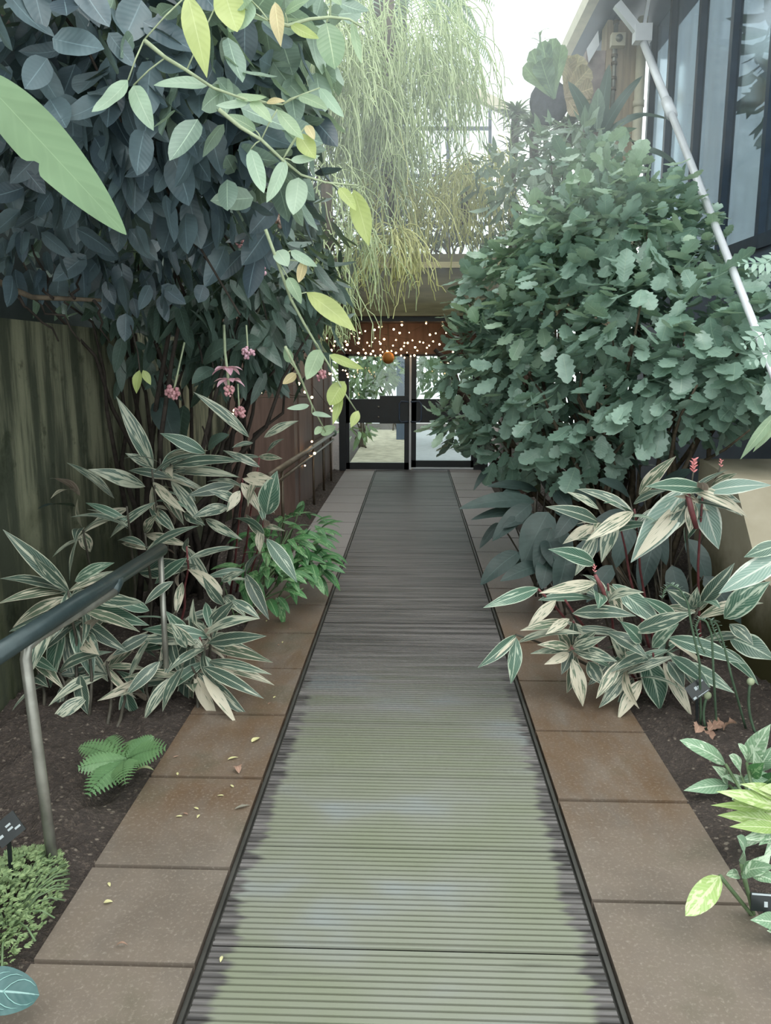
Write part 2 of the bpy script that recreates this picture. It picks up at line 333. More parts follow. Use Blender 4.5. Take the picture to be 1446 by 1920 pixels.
def slabs(x0, x1, joints, name):
    mb = MB(); g = .009
    for a, b in zip(joints[:-1], joints[1:]):
        dz = random.uniform(-.002, .002)
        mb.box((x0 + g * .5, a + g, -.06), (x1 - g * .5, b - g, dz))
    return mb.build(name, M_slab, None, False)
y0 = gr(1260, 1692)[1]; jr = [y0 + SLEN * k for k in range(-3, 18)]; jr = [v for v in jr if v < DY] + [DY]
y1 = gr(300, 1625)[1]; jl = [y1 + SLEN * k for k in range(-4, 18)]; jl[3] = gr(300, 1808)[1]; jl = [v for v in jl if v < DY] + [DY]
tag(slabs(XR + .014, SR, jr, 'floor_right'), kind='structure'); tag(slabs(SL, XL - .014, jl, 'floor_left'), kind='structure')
# ribbed walkway
wk = thing('walkway_grating', 'long ribbed metal walkway, green with algae near, dark grey painted-in shade by the doors', 'walkway', (0, 6, 0))
py = [gr(750, 1778)[1] + .457 * k for k in range(-2, 40)]; py = [v for v in py if v < DY - .02] + [DY - .02]
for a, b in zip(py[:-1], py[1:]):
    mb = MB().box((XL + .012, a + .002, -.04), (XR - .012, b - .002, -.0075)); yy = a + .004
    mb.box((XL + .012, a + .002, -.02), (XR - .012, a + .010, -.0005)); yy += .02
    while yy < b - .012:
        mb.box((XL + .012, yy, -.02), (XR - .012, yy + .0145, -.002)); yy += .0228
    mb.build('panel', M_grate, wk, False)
for xx, s_ in ((XL, -1), (XR, 1)):
    mb = MB().box((xx - .004, py[0], -.05), (xx + .004, DY - .02, .003)); mb.box((xx + s_ * .004, py[0], -.05), (xx + s_ * .013, DY - .02, -.012)); mb.box((xx - s_ * .012, py[0], -.05), (xx - s_ * .004, DY - .02, -.014))
    mb.build('edge_channel', M_channel, wk, False)
# walls
WX = -1.85
struct(MB().box((WX - .2, .8, -.1), (WX, 8.2, 1.75)), 'wall_left', M_moss)
struct(MB().box((WX - .5, .8, 1.75), (WX - .3, 13.5, 6.2)), 'wall_left_added', M_darkwall)  # added behind the vines as dark backing that shades the left side
struct(MB().box((-1.35, 8.12, -.1), (-1.2, DY + .1, 2.3)).box((-1.2, 8.3, .02), (-1.185, 8.36, 2.3)).box((-1.2, 9.5, .02), (-1.185, 9.56, 2.3)).box((-1.2, 10.7, .02), (-1.185, 10.76, 2.3)), 'wall_left_far', M_brown)
struct(MB().box((WX - .2, 8.0, -.1), (-1.195, 8.115, 2.0)), 'wall_left_return', M_brown)
struct(MB().box((2.5, 2.2, -.1), (2.65, 9.3, 2.40)), 'wall_right', M_bluegrey)
struct(MB().box((1.25, 9.5, -.1), (1.4, DY + .1, 2.3)), 'wall_right_far', M_brown)
# sloped concrete retaining wall on the right
mb = MB(); pr = [(4.9, -.1), (4.9, .98), (4.35, .93), (3.95, .5), (3.1, .42), (3.1, -.1)]
V = [(1.74, y, z) for y, z in pr] + [(2.45, y, z) for y, z in pr]; k = len(pr)
mb.add(V, [tuple(range(k)), tuple(range(2 * k - 1, k - 1, -1))] + [(i, i + k, (i + 1) % k + k, (i + 1) % k) for i in range(k)])
struct(mb, 'wall_right_low', M_algae)
# lintel over the doors
d = lambda px, py, Y=DY: at(px, py, Y)
LY = DY - .7
zt, zl, zm, zb = at(760, 476, LY)[2], at(760, 492, LY)[2], at(760, 503, LY)[2], at(760, 592, LY)[2]
struct(MB().box((-2.2, LY, zb), (2.4, DY + .2, zm)), 'lintel', M_lintel)
struct(MB().box((-2.2, LY - .05, zm), (2.4, LY + .2, zl)), 'trim_1', M_ledge)
struct(MB().box((-2.2, LY + .02, zl), (2.4, LY + .15, zt)), 'trim_2', M_lintel)
struct(MB().box((-2.2, LY + .12, zb - .07), (2.4, DY + .15, zb)), 'trim_3', M_black)
# valance behind the lights
zv = d(760, 664)[2]
struct(MB().box((-1.2, DY - .08, zv), (1.25, DY + .1, zb - .05)), 'trim_4', M_brown)
# doors
def dbox(mb, x0, y0_, x1, y1_, a=-.025, b=.025):
    p, q = d(x0, y0_), d(x1, y1_); return mb.box((p[0], DY + a, q[2]), (q[0], DY + b, p[2]))
struct(dbox(dbox(MB(), 634, 600, 650, 883, -.05, .05), 893, 600, 914, 883, -.05, .05), 'door_frame', M_black)
def door(name, x0, x1, yb, ins, lock, hx):
    dr = bpy.data.objects.new(name, None); COL.objects.link(dr); p = d((x0 + x1) / 2, yb + 3); dr.location = p; ORG[dr.name] = p; dr['kind'] = 'structure'
    mb = MB(); dbox(mb, x0, 655, x0 + 8, yb); dbox(mb, x1 - 8, 655, x1, yb); dbox(mb, x0, 655, x1, 668); dbox(mb, x0, yb - 13, x1, yb)
    dbox(mb, x0, 748, x1, 793); 
    mb.build('door_frame', M_black, dr, False)
    dbox(MB(), x0 + 7, 666, x1 - 7, 750, -.005, .005).build('pane', M_glass, dr, False)
    dbox(MB(), x0 + 7, 790, x1 - 7, yb - 12, -.005, .005).build('pane', M_glass, dr, False)
    # kick strip along the sill
    dbox(MB(), x0, yb, x1, yb + 2.5, -.03, .03).build('threshold_strip', M_white, dr, False)
    if lock:
        m_ = dbox(MB(), 712, 742, x1 - 1, 794, -.035, .02); m_.build('lock_case', M_black, dr, False)
        for yy in (763, 782): MB().ball(d(710, yy) + A(0, -.03, 0), .017).build('lock_screw', M_steel, dr)
    a, b = hx; q = [(a, 753), (b, 753), (b, 790), (a, 790)]; pts = []
    c0, c1 = (a, b) if lock else (b, a)
    loop = [(c1, 753), (c0 + (4 if lock else -4), 752), (c0, 757), (c0, 772), (c0, 786), (c0 + (4 if lock else -4), 791), (c1, 790)]
    MB().tube([d(x, y) + A(0, -.06, 0) for x, y in loop], .011, 8).build('handle', M_bluegrey, dr)
    return dr
door('door_1', 648, 767, 880, 0, True, (749, 766)); door('door_2', 772, 895, 876, 0, False, (770, 790))
dbox(MB(), 767.3, 664, 771.5, 880, -.02, .02); struct(dbox(MB(), 767.3, 664, 771.5, 880, -.02, .02), 'trim_light_gap', M_white)  # white strip painted in for the light gap between the door leaves
# passage beyond the doors
Y2 = 19.0
struct(MB().box((-1.0, DY + .1, -.06), (.0, Y2, 0)), 'floor_passage', M_conc); struct(MB().box((0, DY + .1, -.06), (1.2, Y2, -.002)), 'floor_passage_edge', plain('grey_paving', C(150, 150, 154), .7, .3, var=.1))
struct(MB().box((-4, DY + .1, -.2), (4, Y2 + 3, -.07)), 'ground_passage', M_soil)
struct(MB().box((-.35, 16.5, 0), (.0, 16.7, 2.2)), 'wall_passage', M_bluegrey)
# right glazed wall
GX = 2.5; yv = [atx(px, 300, GX)[1] for px in (1212, 1246, 1299, 1359, 1434)]; st = yv[3] - yv[4]
ys = yv + [yv[4] - st * k for k in (1, 2, 3)]; zb2 = atx(1400, 462, GX)[2]
for i, (ya, yb_) in enumerate(zip(ys[:-1], ys[1:])):
    w = bpy.data.objects.new(f'window_{i+1}', None); COL.objects.link(w); p = A(GX + .05, (ya + yb_) / 2, zb2); w.location = p; ORG[w.name] = p; w['kind'] = 'structure'
    MB().box((GX - .02, ya - .035, zb2 - .05), (GX + .05, ya + .03, 6.0)).build('mullion', M_mull, w, False)
    MB().box((GX - .02, yb_ + .03, zb2 - .05), (GX + .08, ya - .03, zb2 + .05)).build('window_sill', M_mull, w, False)
    MB().box((GX + .03, yb_, zb2), (GX + .04, ya, 6.0)).build('pane', M_mist, w, False)
struct(MB().box((4.4, 2, 0), (4.5, 11, 4.0)), 'wall_right_outer', plain('dim_teal_wall', C(70, 96, 112), .8, .2, var=.3, nsc=1.5))
# roof on the right
struct(MB().box((1.66, 3.5, 4.98), (1.76, 10.2, 5.12)), 'beam_right', M_cream)
struct(MB().box((1.76, 3.5, 5.02), (2.75, 10.2, 5.10)).box((1.98, 3.5, 4.94), (2.06, 10.2, 5.02)), 'ceiling_right', M_bluegrey)
# back gable glazing
BY = 13.6; w = bpy.data.objects.new('window_9', None); COL.objects.link(w); p = at(840, 470, BY); w.location = p; ORG[w.name] = p; w['kind'] = 'structure'
b = MB()
for px in (620, 690, 760, 840, 919): b.bar(at(px, 480, BY), at(px, 20 if px < 880 else 195, BY), .05, .05, (0, 1, 0))
for pyy in (241, 330, 420): b.bar(at(600, pyy, BY), at(921, pyy, BY), .05, .05, (0, 1, 0))
b.build('window_frame', M_bluegrey, w, False)
p, q = at(600, 480, BY), at(921, 60, BY); MB().box((p[0], BY + .01, p[2]), (q[0], BY + .02, q[2])).build('pane', M_glass, w, False)
struct(MB().bar(at(790, 128, 13.2), at(975, 217, 13.2), .14, .18, (0, 1, 0)), 'beam_gable', M_cream)

# ------------------------------------------------------------------ posts, pipes and pole on the right
PYr = 8.9
p0, p1 = at(1128, 300, PYr), at(1204, 300, PYr)
tp = thing('timber_post', 'tan timber post at the near end of the glazed wall', 'post', (p0[0] + .2, PYr + .1, 0))
MB().box((p0[0], PYr, 0), (p1[0] - .09, PYr + .25, 4.95)).build('shaft', M_post, tp, False)
a_ = at(1102, 90, PYr - .05); b_ = at(1128, 75, PYr - .05)
MB().box((a_[0], PYr + .02, 2.5), (p0[0] - .004, PYr + .2, a_[2])).build('side_board', plain('greypink_board', C(150, 136, 134), .8, .2), tp, False)
MB().add([at(1100, 92, PYr - .03), at(1104, 118, PYr - .03), at(1124, 84, PYr - .03), at(1122, 57, PYr - .03)] + [at(1100, 92, PYr) , at(1104, 118, PYr), at(1124, 84, PYr), at(1122, 57, PYr)], [(0, 1, 2, 3), (7, 6, 5, 4), (0, 4, 5, 1), (1, 5, 6, 2), (2, 6, 7, 3), (3, 7, 4, 0)]).build('cap_flashing', M_white, tp, False)
dp = thing('downpipe', 'cream round downpipe running up beside the tan timber post', 'pipe', (at(1192, 300, PYr - .1)[0], PYr - .1, 0))
xx = at(1192, 300, PYr - .1)[0]; MB().tube([(xx, PYr - .1, 0), (xx, PYr - .1, 4.93)], .05, 12).build('pipe', M_cream, dp)
for z in (2.9, 4.1): MB().tube([(xx, PYr - .1, z), (xx, PYr - .1, z + .06)], .058, 12).build('collar', M_cream, dp)
cp = thing('cable_conduit', 'grey cable conduit with couplings fixed to the timber post', 'conduit', (at(1152, 200, PYr - .03)[0], PYr - .03, 2.6))
xx = at(1152, 120, PYr - .03)[0]; zz = lambda y: at(1152, y, PYr - .03)[2]
MB().tube([(xx, PYr - .03, zz(240)), (xx, PYr - .03, zz(-10))], .022, 8).build('pipe', M_steel, cp)
for y in (170, 150, 122, 108, 45, 20): MB().tube([(xx, PYr - .03, zz(y)), (xx, PYr - .03, zz(y - 6))], .032, 8).build('coupling', M_brownrail, cp)
sb = thing('switch_box', 'small cream switch box with round grey knob on the conduit', 'switch box', (xx + .02, PYr - .09, zz(92)))
MB().box((xx - .06, PYr - .14, zz(93)), (xx + .075, PYr - .055, zz(69))).build('case', M_cream, sb, False)
MB().tube([(xx + .01, PYr - .14, zz(80)), (xx + .01, PYr - .16, zz(80))], .035, 12).build('knob', M_steel, sb)
PL = 8.3
wp = thing('window_winder', 'white telescopic winder pole slanting down across the glazed wall from a geared arm', 'pole', at(1200, 70, PL))
MB().bar(at(1157, 8, PL), at(1200, 62, PL), .075, .075).build('arm', M_white, wp, False)
g_ = at(1203, 64, PL); MB().box(g_ - A(.07, .06, .075), g_ + A(.085, .06, .075)).build('gearbox', M_white, wp, False)
MB().bar(at(1207, 55, PL), at(1216, 0, PL), .03, .03).build('link_rod', M_white, wp, False)
q0, q1 = at(1207, 80, PL), at(1450, 700, 3.9)
L_ = lambda k: q0 + (q1 - q0) * k
MB().tube([L_(0), L_(.32)], [.036, .033], 10).build('upper_tube', M_white, wp); MB().tube([L_(.30), L_(.36)], .043, 10).build('sleeve', M_white, wp); MB().tube([L_(.34), L_(1), L_(1.3)], [.028, .019, .018], 10).build('lower_tube', M_white, wp)

# ------------------------------------------------------------------ handrails
hr = thing('handrail', 'near dark metal handrail on a bent steel leg beside the left bed', 'handrail', tuple(gr(100, 1630)))
RX = -1.125
ra, rb = atx(-60, 1262, RX), atx(303, 1030, RX)
MB().tube([ra, ra + (rb - ra) * .5, rb], .029, 14).build('rail', M_rail, hr)
MB().ball(rb, (.028, .012, .028), 10, 6).build('end_cap', M_rail, hr)
fo = gr(102, 1632); fo[2] = -.03; tl = at(48, 1235, fo[1] + .02)
pts = [fo, fo + (tl - fo) * .5, tl, at(50, 1214, fo[1] + .03), at(70, 1195, fo[1] + .08)]; e_ = atx(213, 1110, RX + .02); pts += [pts[-1] + (e_ - pts[-1]) * .6, e_]
MB().tube(pts, .017, 10).build('leg', M_steel, hr)
j_ = atx(228, 1078, RX); MB().tube([e_, e_ + A(0, .04, .02), j_ + A(0, 0, .0)], .02, 10).build('bracket', M_rail, hr)
p_ = gr(300, 1290); tp_ = rb + A(0, -.02, -.02); MB().tube([A(tp_[0], tp_[1], 0), tp_], .013, 10).build('leg', M_steel, hr)
fr_ = thing('far_handrail', 'far brown handrail with thin uprights near the double doors', 'handrail', tuple(gr(590, 940)))
qa, qb = atx(505, 893, -1.1), atx(625, 812, -1.1)
MB().tube([qa, qb], .028, 10).build('rail', M_brownrail, fr_); MB().tube([qa + A(0, 0, -.09), qb + A(0, 0, -.09)], .016, 8).build('lower_rail', M_brownrail, fr_)
MB().ball(qb + A(0, .02, 0), .05, 10, 8).build('finial', plain('green_cap', C(96, 120, 104), .5, .4), fr_)
for k in (.12, .55, .75, .93):
    p = qa + (qb - qa) * k; MB().tube([A(p[0], p[1], -.02), p], .014, 8).build('upright', M_brownrail, fr_)

# ------------------------------------------------------------------ plants: helpers
UP = A(0, 0, 1)
def toward(p): return nrm(CAM - p)
def px_leaf(mb, b, t, w, Y0, Y1=None, arch=.08, shape='lance', up=.5, cam_=.7, **kw):
    Y1 = Y0 if Y1 is None else Y1
    if at(b[0], b[1], Y0)[0] < -1.74: Y0 *= 1.74 / abs(at(b[0], b[1], Y0)[0])
    if at(t[0], t[1], Y1)[0] < -1.74 and at(t[0], t[1], Y1)[2] < 1.8: Y1 *= 1.74 / abs(at(t[0], t[1], Y1)[0])
    B, T = at(b[0], b[1], Y0), at(t[0], t[1], Y1); n = UP * up + A(-.0, -1, 0) * cam_ + A(rng.normal() * .15, 0, 0)
    return mb.leaf(B, T, w * (Y0 + Y1) / 2 / F, n, arch, shape, **kw)
WALLS = [((-2.4, .8, 1.75), (-2.1, 13.5, 6.2)), ((-2.1, .8, -.1), (-1.83, 8.25, 1.78)), ((-2.1, 8.0, -.1), (-1.18, 13, 2.3)), ((2.48, 2, -.1), (2.7, 13, 6)), ((1.72, 3.1, -.1), (2.5, 4.92, .98)), ((1.23, 9.5, -.1), (1.42, 13, 2.3)), ((-2.2, 11.0, 2.0), (2.4, 12.1, 3.0))]
def inwall(*ps):
    for p in ps:
        for lo, hi in WALLS:
            if all(lo[k] < p[k] < hi[k] for k in range(3)): return True
        if p[0] < -2.12 and p[1] < 13: return True
    return False
def cloud(mb, ells, count, L, wr, shape, shell=.65, drop=.35, outw=.7, nv=6, nu=2, fold=.15, arch=.12, spread=.5, upn=.8, kw=None):
    vols = np.array([np.prod(e[1]) ** .67 for e in ells]); vols /= vols.sum()
    for i in range(count):
        e = ells[rng.choice(len(ells), p=vols)]; o = nrm(rng.standard_normal(3)); k = shell + (1 - shell) * rng.random()
        p = e[0] + o * np.asarray(e[1]) * k
        dd = nrm(o * outw + rng.standard_normal(3) * spread - UP * drop); n = nrm(UP * upn + o * .5 + rng.standard_normal(3) * .3)
        l = L * rng.uniform(.65, 1.25)
        if inwall(p, p + dd * l, p + dd * l * .5): continue
        mb.leaf(p, p + dd * l, l * wr * rng.uniform(.85, 1.15), n, -arch * rng.random(), shape, fold, nv, nu, **(kw or {}))
    return mb
def E(px, py, Y, rx, ry, rz): return (at(px, py, Y), (rx, ry, rz))
def curve(a, b, sag=0, n=6, jit=0, bend=None):
    a, b = np.asarray(a, float), np.asarray(b, float); k = np.linspace(0, 1, n)[:, None]; p = a + (b - a) * k + UP * (sag * 4 * k * (1 - k))
    if bend is not None: p = p + np.asarray(bend) * (4 * k * (1 - k))
    if jit: p[1:-1] += rng.standard_normal((n - 2, 3)) * jit
    return p
def frond(mb, B, T, w, n=UP, arch=.12, pairs=18, shape='lance', pw=.22, nv=3, nu=1, r=None, droop=.2):
    B, T = np.asarray(B, float), np.asarray(T, float); d_ = T - B; L = np.linalg.norm(d_); dh = d_ / L; n = nrm(n - dh * np.dot(n, dh)); s_ = np.cross(dh, n)
    r = rng.random() if r is None else r
    cen = lambda k: B + d_ * k + n * (arch * L * 4 * k * (1 - k))
    mb.tube([cen(k) for k in np.linspace(0, 1, 7)], np.linspace(.004, .0012, 7) * max(1, L), 4, r=r)
    for i in range(pairs):
        k = .08 + .9 * i / (pairs - 1); l = w / 2 * math.sin(PI * min(.98, .12 + .86 * k)) ** .7 + .004
        for sd in (-1, 1):
            p = cen(k); q = p + s_ * sd * l * .93 + dh * l * .38 - n * l * droop
            mb.leaf(p, q, l * pw + .003, n, .04, shape, .05, nv, nu, r=r * .7 + .3 * rng.random(), wave=0)

# ------------------------------------------------------------------ left: dark canopy
def plant(name, label, cat, base, group=None): return thing(name, label, cat, tuple(base), group)
cv = plant('climbing_vine', 'dense dark vine of broad blue-green leaves filling the upper left', 'vine', (-1.5, 3.0, 1.75))
ells = [E(60, 60, 2.7, .45, .4, .4), E(250, 80, 2.9, .45, .4, .45), E(150, 230, 3.2, .5, .4, .4), E(330, 210, 3.0, .35, .35, .35), E(430, 120, 3.1, .35, .35, .4), E(450, 330, 3.4, .32, .3, .35), E(20, 330, 3.6, .5, .4, .5), E(250, 400, 4.0, .5, .4, .5)]
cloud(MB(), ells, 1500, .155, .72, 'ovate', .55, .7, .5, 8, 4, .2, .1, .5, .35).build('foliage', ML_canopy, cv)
mb = MB()
for _ in range(26):
    e = ells[rng.integers(len(ells))]; P_ = curve(A(-1.95, 3 + rng.random(), 1.9 + 2 * rng.random()), e[0] + rng.standard_normal(3) * .25, .2, 7, .03); P_[:, 0] = np.maximum(P_[:, 0], -2.06); mb.tube(P_, np.linspace(.012, .004, 7), 5)
mb.build('stem', M_darkbark, cv)
lc = plant('light_vine_foliage', 'paler broad vine leaves at top centre', 'vine', at(470, 60, 3.2))
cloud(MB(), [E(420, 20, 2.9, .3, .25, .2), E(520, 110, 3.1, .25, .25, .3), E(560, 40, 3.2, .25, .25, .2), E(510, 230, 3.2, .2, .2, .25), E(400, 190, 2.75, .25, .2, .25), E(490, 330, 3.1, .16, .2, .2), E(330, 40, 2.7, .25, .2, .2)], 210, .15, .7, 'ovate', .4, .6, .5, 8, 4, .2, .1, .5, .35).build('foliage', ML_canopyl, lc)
ms_ = plant('medinilla_shrub', 'dark shrub with drooping leaves and pink flower clusters, middle left', 'shrub', (-1.4, 5.0, 0))
ells = [E(350, 480, 4.6, .5, .4, .45), E(470, 520, 4.8, .42, .4, .5), E(280, 600, 5.0, .5, .4, .4), E(440, 640, 5.0, .35, .35, .3), E(540, 600, 5.4, .35, .35, .45), E(330, 330, 4.4, .45, .4, .4), E(560, 480, 5.6, .3, .4, .5), E(120, 560, 4.8, .5, .3, .35), E(60, 470, 4.6, .5, .3, .4)]
cloud(MB(), ells, 1700, .19, .42, 'ovate', .5, .75, .5, 7, 2, .2, .12, .5, .4).build('foliage', ML_dark, ms_)
mb = MB()
for e in ells:
    for _ in range(3): P_ = curve(A(-1.5 + rng.normal() * .1, 5.0 + rng.normal() * .3, -.02), e[0] + rng.standard_normal(3) * .2, .1, 8, .04); P_[:, 0] = np.maximum(P_[:, 0], np.where(P_[:, 2] < 1.85, -1.79, -2.06)); mb.tube(P_, np.linspace(.022, .005, 8), 5)
mb.build('stem', M_darkbark, ms_)
bt = plant('bare_branch', 'bare brown branch reaching out of the dark left foliage', 'branch', at(0, 530, 3.6))
mb = MB(); mb.tube([at(-60, 500, 3.6), at(30, 545, 3.6), at(60, 557, 3.6), at(120, 560, 3.65), at(190, 563, 3.7)], [.016, .014, .012, .011, .008], 7)
mb.build('main_branch', M_bark, bt)
mb = MB()
for a, b in (((60, 557), (150, 640)), ((140, 560), (152, 515)), ((30, 545), (110, 640)), ((175, 563), (205, 640)), ((100, 560), (60, 460))): mb.tube(curve(at(*a, 3.62), at(*b, 3.75), .01, 6, .012), np.linspace(.008, .004, 6), 5)
mb.build('twig', M_darkbark, bt)

# big foreground leaf
bl = plant('hanging_leaf', 'single large green leaf with a bitten edge hanging at the upper left edge', 'leaf', at(-40, 110, 1.25))
mb = MB(); B, T = at(-45, 135, 1.2), at(237, 440, 1.28); mb.leaf(B, T, .1, A(.1, -1, .25), .02, 'ovate', .1, 44, 8, r=.5, wave=.1, notch=.38); mb.build('blade', ML_big, bl)
MB().tube([B, at(-60, 80, 1.2), at(-110, 0, 1.25), at(-160, -160, 1.4)], [.003, .004, .005, .006], 6).build('petiole', M_greenstem, bl)

# vine sprays with separate leaves
def spray(label, stem, Ys, leaves, smat=M_palestem, rad=(.006, .0025)):
    Y0, Y1 = Ys; k = len(stem); pts = [at(x, y, Y0 + (Y1 - Y0) * i / (k - 1)) for i, (x, y) in enumerate(stem)]
    th = plant('hanging_vine_spray', label, 'vine', pts[0]); MB().tube(pts, np.linspace(rad[0], rad[1], k), 6).build('stem', smat, th)
    P_ = np.array(pts)
    for (b, t_, w, mat, shp) in leaves:
        Y = Y0 + (Y1 - Y0) * rng.random(); mb = MB(); B = at(*b, Y)
        i = np.argmin(np.linalg.norm(np.array(stem) - np.array(b), axis=1)); Y = pts[i][1]; B = at(*b, Y)
        px_leaf(mb, b, t_, w, Y, Y - .02, .06 * rng.choice([-1, 1]), shp, .35, .8, nv=10, nu=4, fold=.12)
        mb.build('leaf', mat, th)
        if np.linalg.norm(B - pts[i]) > .012: MB().tube([pts[i], (B + pts[i]) / 2 + UP * .004, B], .0022, 5).build('petiole', smat, th)
V_, Y_, W_, O_ = ML_vine, ML_vineyel, ML_vinepale, ML_orange
spray('upper vine spray with a long hanging yellow-green leaf, pale leaves along it', [(270, 75), (310, 108), (350, 132), (400, 165), (470, 190), (530, 196)], (2.3, 2.5),
      [((352, -10), (388, 146), 46, Y_, 'lance'), ((392, 160), (288, 160), 34, W_, 'ovate'), ((466, 190), (405, 198), 26, W_, 'ovate'), ((440, 180), (500, 182), 22, V_, 'ovate'), ((500, 192), (535, 190), 18, O_, 'ovate'), ((470, 190), (510, 230), 30, V_, 'ovate'), ((240, 150), (172, 210), 60, W_, 'ovate'), ((250, 160), (288, 245), 48, W_, 'ovate'), ((420, -20), (445, 60), 70, Y_, 'ovate'), ((560, 180), (615, 206), 34, V_, 'ovate'), ((600, 165), (645, 220), 28, W_, 'ovate')])
spray('longest vine spray reaching towards the path with bright hanging leaves at its tip', [(410, 205), (450, 238), (490, 262), (530, 300), (565, 328), (610, 342), (672, 348)], (2.4, 2.6),
      [((560, 333), (550, 403), 54, W_, 'ovate'), ((663, 355), (692, 462), 38, Y_, 'lance'), ((636, 352), (668, 395), 28, Y_, 'ovate'), ((560, 250), (592, 298), 34, Y_, 'lance'), ((520, 205), (570, 262), 28, V_, 'lance'), ((545, 300), (600, 292), 24, W_, 'ovate'), ((480, 245), (425, 215), 30, V_, 'ovate'), ((470, 280), (495, 362), 40, W_, 'ovate'), ((535, 300), (500, 380), 36, W_, 'ovate'), ((575, 235), (590, 262), 22, O_, 'ovate')])
spray('topmost vine spray with an orange leaf and two hanging pale leaves', [(505, 40), (540, 48), (580, 36), (620, 32), (655, 36), (680, 52)], (2.4, 2.5),
      [((516, 4), (527, 88), 26, O_, 'lance'), ((545, 45), (598, 72), 28, Y_, 'ovate'), ((612, 42), (628, 130), 48, V_, 'ellip'), ((660, 40), (678, 120), 16, V_, 'lance'), ((440, 10), (480, -10), 60, V_, 'ovate'), ((535, 25), (580, 0), 30, V_, 'ovate'), ((470, 0), (430, 60), 60, W_, 'ovate'), ((620, -14), (640, 10), 26, V_, 'ovate')])
spray('drooping vine spray with curled lime leaves ending above the far handrail', [(498, 430), (520, 490), (545, 560), (572, 610), (590, 640), (620, 690), (645, 735), (668, 770)], (2.8, 3.1),
      [((575, 548), (668, 622), 38, Y_, 'lance'), ((618, 665), (682, 692), 24, Y_, 'ovate'), ((600, 655), (575, 712), 42, V_, 'ovate'), ((646, 715), (618, 760), 34, Y_, 'ellip'), ((640, 735), (624, 797), 18, Y_, 'lance'), ((672, 770), (658, 802), 18, Y_, 'lance'), ((570, 490), (560, 530), 24, O_, 'ovate'), ((545, 470), (595, 500), 26, W_, 'ovate'), ((520, 470), (540, 500), 40, W_, 'ovate'), ((540, 520), (565, 570), 30, V_, 'ovate')])
spray('short vine spray with grey-green leaves touching the far handrail end', [(535, 650), (562, 705), (585, 760), (612, 812)], (3.0, 3.3),
      [((580, 760), (538, 766), 16, W_, 'ovate'), ((585, 775), (622, 782), 14, W_, 'ovate'), ((602, 800), (590, 815), 18, V_, 'ovate'), ((545, 680), (535, 650), 24, V_, 'ovate'), ((555, 700), (530, 720), 24, O_, 'ovate'), ((600, 812), (630, 800), 26, V_, 'ovate')])
# yellow leaf pair left
th = plant('hanging_yellow_leaf', 'two joined yellow leaves hanging against the dark left wall', 'leaf', at(262, 690, 3.4))
for b, t_, w in (((262, 694), (256, 738), 20), ((268, 694), (283, 722), 15)):
    mb = MB(); px_leaf(mb, b, t_, w, 3.4, nv=8); mb.build('leaf', Y_, th)
MB().tube([at(262, 694, 3.4), at(258, 660, 3.42), at(245, 610, 3.5)], .003, 5).build('stem', M_darkbark, th)

# medinilla flowers
def cluster(mb, c, rad, n, rb):
    for _ in range(n): mb.ball(c + nrm(rng.standard_normal(3)) * rad * rng.uniform(.4, 1) * A(1, 1, 1), rb * rng.uniform(.7, 1.2), 6, 4, rng.random())
def flower(label, c, rad, Y, stem, kind=M_coral, n=34):
    p = at(*c, Y); th = plant('flower_cluster', label, 'flower', p, 'pink flower clusters in the left shrub'); mb = MB(); cluster(mb, p, rad * Y / F, n, rad * Y / F * .24); mb.build('blossom', kind, th)
    MB().tube(curve(p, at(*stem, Y + .05), .0, 5), .0045, 6).build('stem', M_palestem, th)
    return th
flower('pink flower cluster on a long pale stem beside the yellow leaf pair', (325, 736), 16, 4.0, (346, 642))
flower('deep pink oval flower cluster highest in the left shrub on the vine side', (485, 506), 15, 4.2, (470, 460), M_pink, 60)
flower('faded pink flower cluster just above the deep pink oval cluster', (456, 455), 13, 4.3, (450, 420))
flower('magenta flower cluster just above right of the layered pink flower', (465, 661), 12, 4.2, (462, 610), M_pink)
flower('dusky pink flower cluster hanging among fairy lights on the left', (449, 773), 12, 4.4, (446, 720))
flower('pale salmon flower cluster behind the vine spray tip', (530, 405), 20, 4.0, (525, 360), leafmat('salmon_flower', C(206, 160, 144), C(218, 178, 160), .6, .2, veins=0))
flower('dusky pink flower cluster behind the drooping vine spray', (604, 704), 11, 5.0, (600, 660))
th = plant('hanging_flower', 'pink layered medinilla flower with spread petals hanging on a pale stem', 'flower', at(428, 690, 3.4))
for (cy, R_, L_) in ((690, 11, 26), (712, 14, 26)):
    for k in range(6):
        a = k * PI / 3 + cy; c = at(426 + 4 * (cy > 700), cy, 3.4); dirv = A(math.cos(a), math.sin(a), -.45 + .3 * (k % 2)); mb = MB(); mb.leaf(c, c + dirv * L_ * 3.4 / F * 1.15, .046, UP, .1, 'ovate', .3, 8, 4); mb.build('petal', M_pink, th)
mb = MB(); cluster(mb, at(430, 732, 3.4), .025, 26, .007); mb.build('blossom', M_coral, th)
MB().tube([at(430, 735, 3.4), at(427, 700, 3.4), at(422, 660, 3.42), at(420, 610, 3.5)], .006, 6).build('stem', M_palestem, th)
